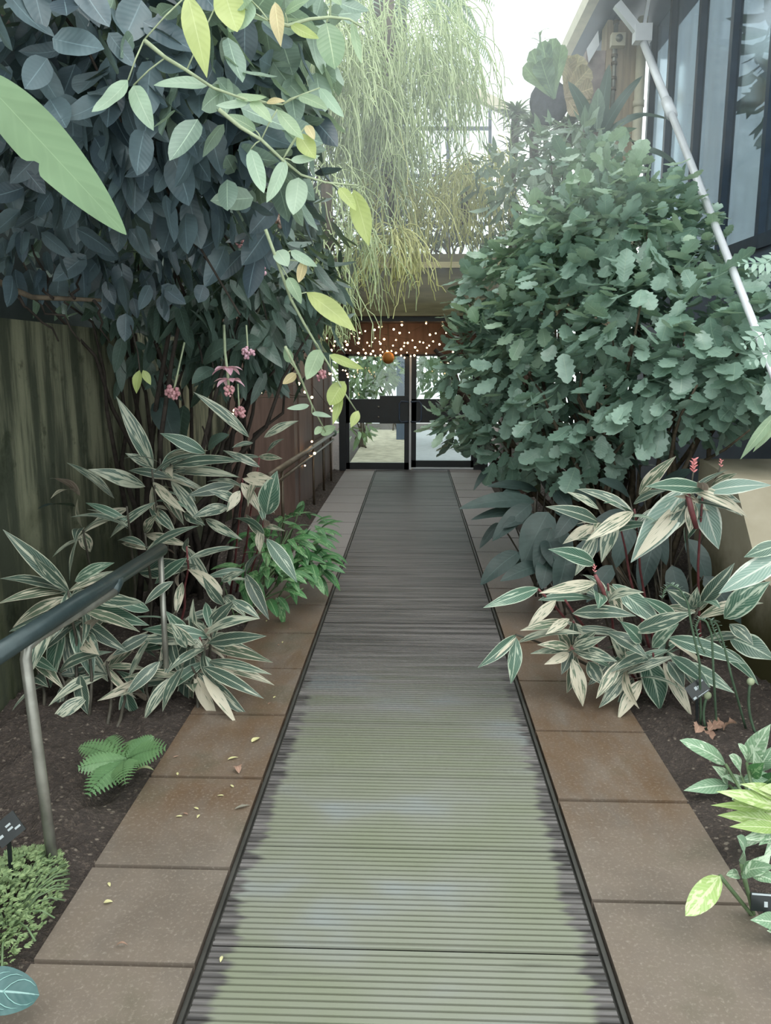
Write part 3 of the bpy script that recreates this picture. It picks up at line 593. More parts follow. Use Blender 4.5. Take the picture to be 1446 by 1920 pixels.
# medium large dark leaves around flowers
th = plant('broad_leaf_plant', 'big drooping teal-green leaves behind the striped plants on the left', 'plant', at(330, 900, 4.9))
for b, t_, w, Y in (((300, 745), (330, 830), 70, 4.6), ((345, 760), (340, 850), 60, 4.7), ((380, 680), (450, 640), 60, 4.4), ((440, 650), (490, 640), 50, 4.4), ((400, 690), (360, 720), 40, 4.4), ((390, 840), (430, 815), 38, 4.3), ((470, 620), (530, 690), 44, 4.6), ((500, 600), (470, 660), 40, 4.6)):
    mb = MB(); px_leaf(mb, b, t_, w, Y, Y - .1, .08, 'ovate', nv=9); mb.build('leaf', ML_lily if w > 60 else ML_dark, th)
    MB().tube(curve(at(*b, Y), at(b[0] - 10, b[1] - 40, Y + .15), .02, 5), .005, 5).build('petiole', M_darkbark, th)

# ------------------------------------------------------------------ striped plants
def striped(name, label, base, leaves, hubs, Ybase, fill=4):
    th = plant(name, label, 'plant', base)
    for it in leaves:
        b, t_, w, mat, Y = it[:5]; mb = MB()
        px_leaf(mb, b, t_, w, Y, Y - .0012 * abs(t_[0] - b[0]) * rng.uniform(.3, 1) - .05, rng.uniform(.04, .1), 'lance', .55, .7, nv=12, nu=6, fold=.14, roll=rng.normal() * .25)
        mb.build('leaf', mat, th)
    for hx, hy, Y, gx, gy in hubs:
        for _ in range(fill):
            a = rng.random() * 2 * PI; el = rng.uniform(-.7, .5); dv = A(math.cos(a) * math.cos(el), math.sin(a) * math.cos(el) * .8, math.sin(el)); B = at(hx, hy, Y + .04) - UP * rng.uniform(0, .12); l = rng.uniform(.2, .34); T = B + dv * l
            if T[0] < -1.8 or T[2] < .03 or (abs(T[0]) < .75): continue
            MB().leaf(B, T, l * rng.uniform(.16, .24), UP * .8 + A(rng.normal() * .3, -.5, 0), rng.uniform(.06, .16), 'lance', .14, 12, 6, roll=rng.normal() * .4).build('leaf', [S_, S_, K_, G_][rng.integers(4)], th)
        mb = MB(); g = gr(gx, gy); g[2] = -.03
        mb.tube(curve(g, at(hx, hy, Y), 0, 6, .004, A(0, .05, 0)), np.linspace(.009, .005, 6), 6); mb.build('stem', M_redstem if hy % 2 else M_darkstem, th)
    return th
S_, K_, G_, Z_ = ML_strom, ML_cream, ML_strgrn, ML_silver
Lc = lambda x, y: (x / 2, 640 + y / 2)
LL = [((575, 480), (435, 205), 62, S_), ((935, 360), (725, 190), 45, S_), ((990, 360), (1120, 298), 40, S_), ((1000, 420), (1065, 365), 28, S_), ((970, 432), (1060, 440), 28, K_), ((615, 440), (780, 410), 40, K_), ((640, 470), (910, 450), 64, S_), ((650, 490), (900, 510), 54, S_), ((545, 545), (330, 480), 64, S_),
      ((430, 590), (250, 455), 54, S_), ((480, 625), (320, 715), 48, K_), ((570, 545), (610, 715), 54, K_), ((590, 545), (690, 690), 56, K_), ((640, 520), (760, 695), 50, S_), ((540, 720), (590, 650), 44, K_), ((545, 725), (715, 770), 40, K_), ((700, 770), (808, 965), 54, S_), ((520, 865), (740, 840), 80, S_), ((660, 530), (735, 600), 42, S_),
      ((770, 665), (910, 745), 40, S_), ((300, 710), (340, 790), 50, K_), ((310, 700), (292, 590), 34, K_), ((300, 580), (185, 515), 48, S_), ((300, 570), (190, 590), 36, K_), ((280, 620), (140, 630), 60, ML_lily), ((910, 515), (1030, 550), 34, K_), ((905, 530), (975, 640), 44, K_), ((925, 500), (1025, 515), 34, K_), ((1000, 650), (1040, 485), 90, G_), ((985, 690), (1070, 712), 22, K_),
      ((980, 700), (975, 795), 38, K_), ((1000, 740), (1115, 905), 64, G_), ((920, 870), (1010, 1045), 54, S_), ((900, 600), (780, 560), 40, S_), ((880, 540), (700, 580), 50, S_), ((860, 620), (720, 660), 50, S_), ((900, 560), (850, 640), 40, K_), ((570, 470), (470, 420), 40, S_), ((770, 420), (600, 345), 54, G_), ((950, 380), (870, 400), 30, S_), ((560, 620), (660, 720), 50, S_), ((690, 640), (770, 690), 46, S_)]
hubsL = [(285, 880, 4.1, 300, 1180), (300, 860, 4.2, 315, 1170), (238, 950, 3.9, 250, 1190), (290, 910, 4.1, 305, 1180), (320, 870, 4.2, 322, 1175), (455, 897, 4.4, 430, 1120), (487, 855, 4.4, 440, 1115), (495, 975, 4.3, 455, 1130), (272, 1000, 3.9, 280, 1200), (350, 1025, 3.9, 330, 1200), (155, 990, 3.9, 180, 1210), (460, 1070, 4.2, 440, 1150)]
striped('striped_ginger', 'tall cream-and-green striped plant at the back of the left bed', gr(330, 1170), [(Lc(*a), Lc(*b), w / 2, m, 4.15 + .25 * rng.random()) for a, b, w, m in LL], hubsL, 4.2)
L2 = [((260, 935), (10, 705), 66, S_), ((255, 940), (0, 890), 74, S_), ((250, 935), (-10, 985), 54, K_), ((260, 940), (120, 800), 44, S_), ((262, 900), (300, 720), 44, S_), ((280, 900), (430, 830), 60, G_), ((315, 1010), (525, 1090), 50, K_), ((320, 1000), (560, 1065), 74, G_), ((270, 1040), (350, 1270), 84, G_), ((240, 1060), (190, 1300), 90, G_), ((200, 1050), (120, 1240), 60, S_), ((260, 1060), (140, 1090), 60, S_), ((330, 960), (540, 980), 60, S_),
      ((250, 1100), (290, 1310), 54, S_), ((470, 1300), (520, 1500), 84, G_), ((230, 1290), (240, 1560), 60, S_), ((330, 1330), (180, 1440), 60, S_), ((300, 1250), (330, 1400), 70, S_)]
striped('striped_ginger', 'striped plant behind the near handrail at the left edge', gr(150, 1330), [(Lc(*a), Lc(*b), w / 2, m, 3.35 + .2 * rng.random()) for a, b, w, m in L2], [(128, 1108, 3.4, 140, 1330), (140, 1120, 3.45, 160, 1335), (155, 1160, 3.4, 165, 1340), (235, 1290, 3.4, 215, 1360), (110, 1260, 3.4, 120, 1365), (60, 1230, 3.45, 80, 1350), (200, 1240, 3.45, 200, 1350), (270, 1270, 3.4, 270, 1345)], 3.4, 9)
L3 = [((600, 1060), (745, 1150), 50, K_), ((740, 1140), (725, 965), 42, S_), ((770, 1100), (890, 965), 62, S_), ((770, 1100), (975, 1040), 60, S_), ((870, 970), (975, 1040), 44, S_), ((780, 1130), (1000, 1105), 58, S_), ((770, 1120), (985, 1180), 54, S_), ((800, 1150), (1025, 1205), 50, K_), ((770, 1200), (1030, 1290), 52, K_), ((780, 1200), (1020, 1250), 44, S_), ((760, 1220), (990, 1340), 54, S_), ((740, 1240), (935, 1410), 60, S_), ((730, 1250), (820, 1430), 56, K_), ((720, 1240), (705, 1470), 56, K_), ((700, 1230), (700, 1480), 58, S_),
      ((690, 1220), (610, 1390), 54, S_), ((690, 1210), (560, 1340), 54, S_), ((680, 1190), (540, 1260), 50, S_), ((760, 1250), (890, 1440), 44, K_), ((700, 1150), (640, 1050), 44, S_), ((660, 1100), (600, 1200), 50, K_), ((720, 1170), (700, 1300), 60, G_), ((770, 1180), (800, 1290), 54, G_), ((640, 1100), (690, 1260), 54, S_), ((700, 1110), (620, 1010), 54, G_), ((560, 1100), (420, 1180), 50, S_), ((560, 1120), (480, 1280), 50, S_), ((600, 1200), (470, 1330), 54, S_), ((640, 1260), (540, 1420), 50, S_), ((830, 900), (920, 860), 34, S_), ((840, 990), (760, 880), 44, S_), ((560, 1010), (400, 960), 54, G_), ((650, 900), (540, 990), 44, S_)]
hubs3 = [(375, 1195, 3.5, 385, 1310), (385, 1210, 3.45, 375, 1320), (360, 1250, 3.4, 370, 1330), (345, 1160, 3.6, 350, 1290), (395, 1180, 3.5, 390, 1300), (290, 1190, 3.6, 300, 1290), (320, 1200, 3.6, 320, 1300), (330, 1150, 3.7, 335, 1270), (420, 1080, 3.8, 400, 1260)]
striped('striped_ginger', 'low rosette of striped leaves spilling over the left paving edge', gr(370, 1320), [(Lc(*a), Lc(*b), w / 2, m, 3.35 + .3 * rng.random()) for a, b, w, m in L3], hubs3, 3.5, 6)
# thin bare stalks between the left plants
# right side
Rc = lambda x, y: (723 + x / 2, 640 + y / 2)
R1 = [((1130, 545), (920, 830), 118, Z_), ((1180, 565), (1250, 780), 92, Z_), ((1205, 555), (975, 545), 70, G_), ((1200, 565), (1450, 540), 64, Z_), ((1220, 545), (1320, 495), 38, K_), ((1200, 570), (1340, 655), 50, S_), ((1220, 570), (1335, 605), 40, S_), ((1140, 590), (1050, 735), 60, S_), ((1150, 600), (1140, 720), 50, K_), ((1120, 600), (930, 820), 60, K_), ((1100, 640), (1040, 680), 40, S_), ((1165, 590), (1090, 560), 40, K_),
      ((950, 575), (1090, 430), 54, K_), ((930, 640), (750, 750), 58, K_), ((920, 640), (850, 700), 44, K_), ((870, 660), (810, 830), 64, S_), ((800, 680), (600, 620), 56, S_), ((800, 630), (680, 565), 38, S_), ((780, 690), (665, 760), 44, K_), ((790, 720), (710, 880), 56, S_), ((930, 610), (1050, 560), 50, S_)]
th = striped('striped_ginger', 'tallest striped plant in the right bed with red flower spike and silvery leaves', gr(1310, 1240), [(Rc(*a), Rc(*b), w / 2, m, 3.75 + .15 * rng.random()) for a, b, w, m in R1], [(1288, 912, 3.75, 1310, 1230), (1318, 925, 3.75, 1316, 1235), (1190, 955, 3.85, 1230, 1215), (1125, 980, 3.9, 1215, 1215), (1160, 975, 3.85, 1222, 1220)], 3.8)
def spike(th, px, py, Y, n, s, foot):
    p = at(px, py, Y); mb = MB()
    for k in range(n):
        a = k * 2.4; z = (k / n - .5) * s * 2.2; mb.leaf(p + A(0, 0, z), p + A(math.cos(a) * s * .7, math.sin(a) * s * .7, z + s * .6), s * .45, UP + A(0, -1, 0), .1, 'ovate', .2, 5, 2)
    mb.build('flower', M_red, th); MB().tube(curve(p - UP * s, at(*foot, Y + .02), 0, 5), .004, 6).build('flower_stem', M_darkstem, th)
spike(th, 1301, 874, 3.8, 14, .028, (1292, 940)); spike(th, 1352, 868, 4.0, 8, .018, (1335, 915))
MB().tube([at(1288, 920, 3.7), at(1296, 955, 3.7), at(1306, 990, 3.72)], [.012, .014, .012], 8).build('sheath', M_redstem, th)
R2 = [((785, 835), (610, 780), 68, G_), ((790, 905), (575, 945), 48, K_), ((835, 910), (890, 1060), 64, K_), ((850, 910), (1050, 1075), 76, G_), ((790, 900), (690, 940), 44, S_), ((575, 925), (365, 1000), 54, G_), ((640, 970), (530, 1080), 44, K_), ((680, 1050), (505, 1085), 40, K_), ((490, 1100), (345, 1225), 50, G_), ((490, 1110), (380, 1215), 30, K_), ((490, 1110), (470, 1285), 60, G_), ((700, 1020), (940, 1030), 76, S_), ((690, 1040), (600, 1100), 40, K_),
      ((700, 1190), (740, 1370), 62, K_), ((715, 1180), (680, 1320), 56, K_), ((690, 1150), (568, 1138), 40, K_), ((690, 1160), (542, 1172), 34, S_), ((690, 1170), (595, 1212), 40, K_), ((690, 1150), (640, 1080), 40, K_), ((700, 1140), (705, 1040), 50, S_), ((710, 1145), (790, 1085), 54, S_), ((710, 1160), (870, 1200), 58, S_), ((700, 1150), (830, 1105), 44, S_), ((830, 1090), (985, 1190), 70, S_), ((700, 1160), (660, 1250), 44, S_), ((760, 1200), (820, 1290), 60, S_)]
th = striped('striped_ginger', 'striped plant leaning over the right paving with a small red bud', gr(1130, 1240), [(Rc(*a), Rc(*b), w / 2, m, 3.45 + .12 * rng.random()) for a, b, w, m in R2], [(1120, 1090, 3.5, 1165, 1255), (1060, 1125, 3.5, 1150, 1250), (1075, 1165, 3.5, 1150, 1255), (1010, 1105, 3.5, 1150, 1250), (968, 1190, 3.45, 1130, 1250), (1140, 1095, 3.5, 1170, 1255), (1072, 1215, 3.45, 1150, 1262)], 3.5)
spike(th, 1115, 1066, 3.45, 8, .016, (1122, 1085)); MB().tube([at(1116, 1078, 3.45), at(1128, 1100, 3.47), at(1142, 1140, 3.5)], [.008, .010, .008], 8).build('sheath', M_redstem, th)
R3 = [((930, 1090), (1160, 1015), 66, S_), ((1180, 990), (1310, 830), 62, S_), ((1270, 1040), (1445, 900), 100, G_), ((1290, 1110), (1460, 1195), 96, G_), ((1060, 1110), (1350, 1210), 74, G_), ((1070, 1180), (1220, 1300), 70, G_), ((970, 1180), (1030, 1385), 112, G_), ((900, 1240), (800, 1375), 56, S_), ((960, 1270), (870, 1420), 58, K_), ((930, 1260), (860, 1390), 54, S_), ((1040, 1200), (1150, 1410), 54, K_), ((1060, 1200), (1120, 1300), 60, S_), ((1190, 1120), (1380, 1105), 50, S_), ((1100, 1200), (1310, 1320), 66, G_), ((1170, 1000), (1050, 930), 60, S_), ((1100, 1060), (960, 960), 60, G_), ((860, 1180), (760, 1290), 60, S_), ((880, 1200), (790, 1340), 50, K_), ((1150, 1000), (1170, 920), 44, S_), ((900, 1190), (840, 1100), 60, S_), ((960, 1130), (880, 1050), 60, G_), ((1230, 1140), (1400, 1290), 70, G_), ((1000, 1150), (1100, 1060), 60, G_), ((1055, 1430), (1100, 1580 - 110), 54, ML_dark), ((1290, 1060), (1380, 1140), 60, S_)]
striped('striped_ginger', 'broad striped clump at the front of the right bed above bare soil', gr(1220, 1300), [(Rc(*a), Rc(*b), w / 2, m, 3.4 + .2 * rng.random()) for a, b, w, m in R3], [(1205, 1220, 3.5, 1225, 1300), (1225, 1225, 3.5, 1235, 1305), (1190, 1230, 3.5, 1215, 1302), (1310, 1140, 3.5, 1260, 1295), (1255, 1190, 3.5, 1245, 1300), (1175, 1235, 3.45, 1210, 1300)], 3.5)
# paler leaf entering from the right edge
th = plant('hanging_pale_leaf', 'pale grey-green leaf reaching in from the right edge over the low wall', 'leaf', at(1470, 1055, 2.9))
for b, t_, w, m in (((1475, 1040), (1348, 1113), 46, Z_), ((1470, 1020), (1395, 1045), 30, G_)):
    mb = MB(); px_leaf(mb, b, t_, w, 2.9, nv=12, nu=4); mb.build('leaf', m, th)
MB().tube([at(1473, 1030, 2.9), at(1510, 1060, 2.95), at(1560, 1250, 3.0), A(1.62, 3.0, .38)], .007, 6).build('stem', M_greenstem, th)
th = plant('hanging_narrow_leaf', 'long narrow yellow-green leaves hanging in at the right edge above the low wall', 'leaf', at(1460, 770, 3.0))
for b, t_, w in (((1460, 770), (1388, 862), 20), ((1462, 785), (1412, 848), 16)):
    mb = MB(); px_leaf(mb, b, t_, w, 3.0, nv=12, nu=4, arch=.1); mb.build('leaf', ML_vine, th)
MB().tube([at(1461, 775, 3.0), at(1500, 800, 3.0), at(1530, 1000, 3.1), A(1.8, 3.15, .41)], .006, 6).build('stem', M_greenstem, th)
# pole-side pale spray at right edge
th = plant('pinnate_leaf_spray', 'silvery pinnate leaves entering at the right edge below the white pole', 'leaf', at(1470, 640, 2.8))
for b, t_, w in (((1480, 470), (1402, 515), 26), ((1485, 600), (1395, 648), 40), ((1485, 650), (1405, 678), 34), ((1480, 500), (1385, 495), 30)):
    mb = MB(); frond(mb, at(*b, 2.8), at(*t_, 2.8), w * 2.8 / F * 1.6, UP + A(0, -1, 0), .05, 7, 'lance', .35, 5, 2); mb.build('frond', ML_shrub, th)
MB().tube([at(1472, 460, 2.8), at(1490, 600, 2.85), at(1500, 800, 2.9), A(1.75, 3.2, .4)], .008, 6).build('stem', M_bark, th)

# peace lily
th = plant('glossy_dark_plant', 'dark broad-leaved glossy plant under the big shrub beside right paving', 'plant', gr(1000, 1120))
for b, t_, w, Y in (((560, 600), (275, 628), 100, 5.2), ((545, 610), (400, 750), 100, 5.1), ((610, 640), (515, 842), 165, 4.9), ((570, 560), (380, 545), 70, 5.5), ((500, 790), (355, 915), 110, 4.8), ((610, 820), (585, 930), 110, 4.7), ((520, 640), (320, 670), 64, 5.2), ((430, 680), (352, 778), 50, 5.3), ((390, 470), (330, 560), 34, 6.0), ((640, 700), (680, 860), 120, 4.8), ((680, 800), (640, 950), 120, 4.6), ((600, 560), (560, 500), 80, 5.5), ((640, 620), (740, 700), 100, 5.0), ((560, 800), (470, 870), 80, 4.9), ((560, 650), (440, 700), 90, 5.1), ((620, 700), (560, 860), 110, 4.8), ((580, 840), (430, 900), 90, 4.75), ((640, 780), (700, 900), 90, 4.7), ((500, 560), (420, 620), 80, 5.4), ((640, 560), (700, 640), 80, 5.2), ((610, 740), (640, 860), 120, 4.75)):
    b, t_ = Rc(*b), Rc(*t_); mb = MB(); px_leaf(mb, b, t_, w / 2, Y, Y - .15, .08, 'ovate', .7, .6, nv=12, nu=6); mb.build('leaf', ML_lily, th)
    B = at(*b, Y); MB().tube(curve(A(gr(1010, 1100)[0] + rng.normal() * .05, Y + .15, -.02), B, .03, 5), .006, 5).build('petiole', M_darkstem, th)
th = plant('glossy_dark_plant', 'dark broad leaves in the shade behind the striped plants, close to the low concrete wall', 'plant', A(1.5, 4.55, 0))
for b, t_, w, Y in (((1180, 960), (1090, 1010), 50, 4.6), ((1190, 970), (1150, 1070), 52, 4.55), ((1210, 960), (1250, 1060), 54, 4.5), ((1260, 940), (1340, 1010), 54, 4.6), ((1180, 930), (1120, 900), 44, 4.8), ((1240, 920), (1300, 880), 44, 4.8), ((1130, 1010), (1060, 1060), 46, 4.5), ((1230, 1010), (1200, 1110), 54, 4.4), ((1290, 1010), (1330, 1100), 54, 4.35), ((1340, 960), (1390, 1040), 44, 4.7), ((1150, 1060), (1100, 1130), 46, 4.4), ((1260, 1060), (1280, 1160), 54, 4.3), ((1320, 1080), (1390, 1170), 54, 4.1), ((1200, 900), (1180, 860), 40, 5.0), ((1080, 960), (1040, 1010), 44, 4.7), ((1120, 950), (1080, 920), 44, 4.8)):
    mb = MB(); px_leaf(mb, b, t_, w, Y, Y - .12, .08, 'ovate', .7, .6, nv=10, nu=4); o = mb.build('leaf', ML_lily, th)
    B = at(*b, Y); MB().tube(curve(A(1.45 + rng.normal() * .06, 4.55 + rng.normal() * .08, -.02), B, .03, 5), .005, 5).build('petiole', M_darkstem, th)
# patterned green plant left
th = plant('patterned_leaf_plant', 'bright green clump of patterned leaves spilling onto the far left paving', 'plant', gr(520, 1130))
ells = [E(530, 1010, 5.2, .28, .4, .2), E(560, 1000, 5.6, .2, .5, .18), E(500, 1080, 4.7, .22, .3, .18), E(580, 1050, 5.1, .14, .3, .12)]
for e in ells:
    for _ in range(36):
        o = nrm(rng.standard_normal(3) * A(1, 1, .6) + A(.25, -.35, .3)); p = e[0] + o * np.array(e[1]) * .75; dd = nrm(o * .6 + A(.35, -.3, -.35) + rng.standard_normal(3) * .3); l = rng.uniform(.13, .2)
        MB().leaf(p, p + dd * l, l * .42, UP + o * .5 + A(0, -.4, 0), .1, 'ovate', .15, 8, 4).build('leaf', ML_green, th)
mb = MB()
for e in ells:
    for _ in range(7): mb.tube(curve(A(max(-1.4, min(-1.06, e[0][0] - .15)) + rng.normal() * .06, e[0][1] + rng.normal() * .1, -.02), e[0] + rng.standard_normal(3) * .1, 0, 5), .005, 5)
mb.build('stem', M_greenstem, th)

# pale speckled plants lower right
Ac = lambda x, y: (723 + x / 2, 1280 + y / 2)
def speck(label, base, leaves, stems, Y):
    th = plant('speckled_leaf_plant', label, 'plant', base)
    for b, t_, w, m, shp in leaves:
        mb = MB(); px_leaf(mb, Ac(*b), Ac(*t_), w / 2, Y + rng.uniform(-.03, .05), Y + rng.uniform(-.12, -.02), .08, shp, .6, .6, nv=10, nu=4); mb.build('leaf', m, th)
    for a, b in stems: MB().tube(curve(gr(*Ac(*a)) - UP * .02, at(*Ac(*b), Y), 0, 5), .006, 6).build('stem', M_greenstem, th)
AG, AY = ML_aglao, ML_aglaoy
speck('pale speckled plant with upright oval leaves at the back of the near right bed', gr(*Ac(1400, 500)), [((1275, 305), (1103, 215), 66, AG, 'ellip'), ((1290, 385), (1118, 405), 62, AG, 'lance'), ((1330, 350), (1288, 272), 66, AG, 'ellip'), ((1355, 300), (1445, 155), 78, AG, 'lance'), ((1360, 295), (1322, 228), 40, AG, 'ellip'), ((1285, 375), (1225, 312), 54, AG, 'lance'), ((1340, 365), (1460, 350), 54, AG, 'lance'), ((1390, 330), (1450, 240), 70, AG, 'lance'), ((1380, 380), (1470, 420), 60, AG, 'lance'), ((1400, 400), (1340, 440), 50, AG, 'lance'), ((1370, 350), (1420, 300), 60, ML_green, 'lance'), ((1330, 400), (1300, 440), 44, AG, 'lance'), ((1420, 380), (1480, 330), 60, ML_green, 'lance'), ((1400, 350), (1380, 250), 50, AG, 'lance'), ((1350, 380), (1260, 350), 44, AG, 'lance'), ((1420, 320), (1480, 250), 66, AG, 'lance'), ((1380, 400), (1440, 450), 56, AG, 'lance'), ((1360, 400), (1310, 480), 50, AG, 'lance')],
      [((1390, 480), (1275, 305)), ((1395, 485), (1335, 350)), ((1400, 490), (1355, 300)), ((1410, 490), (1290, 385)), ((1420, 490), (1400, 390))], 2.75)
speck('yellowish speckled plant with pointed leaves at the right edge', gr(*Ac(1480, 640)), [((1470, 470), (1240, 408), 66, AY, 'lance'), ((1480, 530), (1245, 497), 70, AY, 'lance'), ((1420, 480), (1220, 460), 40, AY, 'lance'), ((1480, 440), (1330, 380), 60, AY, 'lance'), ((1470, 560), (1330, 590), 50, AG, 'lance'), ((1490, 500), (1360, 540), 60, AY, 'lance'), ((1500, 450), (1380, 440), 60, AY, 'lance'), ((1450, 560), (1400, 610), 50, AG, 'lance'), ((1470, 480), (1300, 440), 54, AY, 'lance'), ((1480, 550), (1290, 540), 54, AY, 'lance'), ((1440, 540), (1340, 620), 50, AG, 'lance'), ((1480, 420), (1400, 400), 60, AY, 'lance'), ((1480, 600), (1420, 650), 60, AG, 'lance')],
      [((1490, 620), (1460, 470)), ((1495, 630), (1475, 530)), ((1500, 640), (1480, 560))], 2.35)
speck('speckled plant with one pale leaf hanging over the near right paving', gr(*Ac(1385, 860)), [((1325, 668), (1318, 575), 80, AG, 'ellip'), ((1335, 715), (1460, 690), 90, AG, 'ovate'), ((1255, 725), (1125, 875), 96, AY, 'ellip'), ((1325, 720), (1278, 722), 40, AG, 'ellip'), ((1480, 905), (1368, 890), 76, AG, 'lance'), ((1350, 720), (1445, 640), 70, AG, 'lance'), ((1380, 720), (1480, 760), 70, AG, 'lance'), ((1480, 960), (1430, 930), 60, AG, 'lance')],
      [((1385, 860), (1335, 680)), ((1388, 862), (1340, 715)), ((1390, 865), (1255, 725)), ((1480, 960), (1480, 905))], 2.0)
# fern lower left
th = plant('small_fern', 'small bright green fern in the soil beside left paving', 'fern', gr(225, 1470))
c = gr(225, 1470); c = A(c[0], c[1], .0)
hub = at(238, 1425, c[1])
for t_, dY, wpx in (((310, 1402), -.05, 60), ((165, 1490), -.2, 66), ((235, 1470), -.22, 56), ((150, 1400), .1, 54), ((200, 1385), .2, 50), ((262, 1385), .15, 50), ((148, 1440), -.08, 54), ((285, 1380), .1, 40)):
    mb = MB(); frond(mb, hub, at(*t_, c[1] + dY), wpx * 2.7 / F, UP + A(0, -.8, 0), .1, 13, 'serr', .42, 14, 2); mb.build('frond', ML_fern, th)
MB().tube([c - UP * .03, hub], .008, 6).build('stem', M_darkstem, th)
# clubmoss
mo = plant('clubmoss_clump', 'bright green feathery clubmoss mound at the lower left edge', 'plant', gr(20, 1750))
mb = MB(); e0 = gr(15, 1745)
for _ in range(2200):
    a = rng.random() * 2 * PI; r_ = rng.random() ** .6; p = e0 + A(math.cos(a) * r_ * .17 - .06, math.sin(a) * r_ * .33 - .0, .015 + .10 * (1 - r_ * r_) * rng.random() + .02); dd = nrm(A(math.cos(a), math.sin(a), .5) + rng.standard_normal(3) * .5); l = rng.uniform(.010, .021)
    for s_ in (-.6, 0, .6): q = nrm(dd + np.cross(dd, UP) * s_); mb.leaf(p, p + q * l, l * .42, UP + A(0, -.5, 0), .1, 'ovate', .1, 3, 2)
mb.build('foliage', ML_moss, mo)
mb = MB()
for _ in range(40):
    a = rng.random() * 2 * PI; mb.tube(curve(e0 - UP * .02, e0 + A(math.cos(a) * .2 - .06, math.sin(a) * .3, .05), .05, 5), .003, 4)
mb.build('stem', M_greenstem, mo)
# teal leaf
tl_ = plant('teal_veined_leaf_plant', 'round teal leaf with pale veins at the bottom left corner', 'plant', gr(-60, 1900))
B, T = at(-70, 1858, 1.55), at(74, 1866, 1.62); mb = MB(); mb.leaf(B, T, .105, UP + A(0, -.5, 0), .05, 'ellip', .1, 14, 6); tlf = mb.build('leaf', ML_teal, tl_)
mb = MB(); dd = T - B; n_ = nrm((UP + A(0, -.5, 0)) - nrm(dd) * np.dot(UP + A(0, -.5, 0), nrm(dd))); sx = np.cross(nrm(dd), n_)
for sgn in (-1, 1):
    for k0 in (.12, .3, .5):
        pts = []
        for q in np.linspace(0, 1, 6):
            k = k0 + .42 * q; u_ = sgn * .78 * math.sin(q * PI / 2) ** .8; hw = .0525 * SHAPES['ellip'](np.array(min(k, .999))); pts.append(B + dd * k + sx * u_ * hw + n_ * (.1 * abs(u_) * hw + .05 * np.linalg.norm(dd) * 4 * k * (1 - k) + .0012))
        mb.tube(pts, np.linspace(.0013, .0006, 6), 4)
mb.build('vein', plain('pale_vein', C(150, 196, 190), .5, .3), tl_)
MB().tube([gr(-90, 1910) - UP * .02, B + A(-.01, 0, -.05), B], .004, 6).build('stem', M_greenstem, tl_)
# hairy fiddleheads
def fiddle(label, base, pts, Y):
    g = gr(*base); th = plant('fern_crozier', label, 'fern', g, 'curled fern shoots in the right bed')
    P_ = [g - UP * .02] + [at(x, y, Y) for x, y in pts]; P_ = np.array(P_)
    k = np.linspace(0, len(P_) - 1, 30); Q = np.stack([np.interp(k, range(len(P_)), P_[:, i]) for i in range(3)], 1)
    MB().tube(Q, np.linspace(.0055, .0025, 30), 7).build('stalk', M_darkgreen, th); return th, Q
for label, base, pts in (('tall hairy curled fern shoot arching among the right striped leaves', (1315, 1365), [(1312, 1240), (1296, 1170), (1290, 1130), (1275, 1105), (1258, 1096), (1246, 1106), (1242, 1122)]),
                         ('second hairy fern shoot with a drooping toothed tip', (1345, 1365), [(1338, 1260), (1335, 1190), (1325, 1165), (1312, 1160), (1304, 1175), (1312, 1205), (1322, 1225)]),
                         ('third fern shoot with a drooping toothed tip beside dark wall', (1400, 1360), [(1372, 1270), (1358, 1210), (1345, 1170), (1332, 1162), (1340, 1185), (1356, 1215)])):
    th, Q = fiddle(label, base, pts, 3.15); mb = MB()
    for i in range(14, 30):
        for s_ in (-1, 1):
            o = A(s_ * (.6 + .3 * rng.random()), rng.normal() * .4, .5); mb.leaf(Q[i], Q[i] + nrm(o) * .02, .009, UP, .1, 'ovate', .2, 4, 2)
    mb.build('leaflets', ML_canopyl, th)
for label, base, top in (('short curled fern shoot with a round pale tip by the black label', (1330, 1372), (1327, 1304)), ('right-hand round-tipped fern shoot close to the dark wall', (1420, 1372), (1408, 1278))):
    g = gr(*base); th = plant('fern_crozier', label, 'fern', g, 'curled fern shoots in the right bed'); q = at(*top, g[1])
    MB().tube(curve(g - UP * .02, q, 0, 8, 0, A(-.02, 0, 0)), .006, 7).build('stalk', M_darkgreen, th); MB().ball(q, (.017, .014, .017), 10, 8).build('coil', M_palestem, th)
# dry leaf in right soil
g = gr(1340, 1385); th = plant('dry_leaf', 'crumpled dry brown leaf lying on the right soil', 'leaf', g)
mb = MB()
for _ in range(7): o = rng.standard_normal(3) * A(.03, .03, .008) + UP * .025; dd = nrm(rng.standard_normal(3) * A(1, 1, .5)); mb.leaf(g + o, g + o + dd * .07, .045, UP + rng.standard_normal(3) * .5, .2, 'lobed', .5, 12, 4, wave=.3)
mb.build('blade', ML_dry, th)

# ------------------------------------------------------------------ big lobed shrub on the right
sh = plant('lobed_leaf_shrub', 'very large shrub of lobed grey-green leaves filling the right side', 'shrub', (1.6, 5.6, 0))
ells = [E(1250, 620, 5.0, .55, .45, .5), E(1080, 560, 5.6, .5, .45, .45), E(1150, 460, 5.6, .5, .45, .42), E(1350, 640, 4.8, .4, .4, .38), E(1000, 700, 5.9, .45, .4, .42), E(900, 690, 6.3, .3, .3, .4), E(1130, 760, 5.3, .5, .4, .35), E(870, 800, 6.5, .22, .3, .17), E(960, 820, 6.1, .35, .3, .28), E(1090, 850, 5.4, .35, .3, .2), E(1270, 740, 4.9, .45, .35, .35), E(1230, 450, 5.7, .35, .4, .32), E(930, 560, 6.4, .32, .35, .3), E(1420, 700, 4.6, .3, .3, .32), E(1030, 470, 6.2, .4, .4, .25), E(1100, 330, 6.2, .3, .3, .2)]
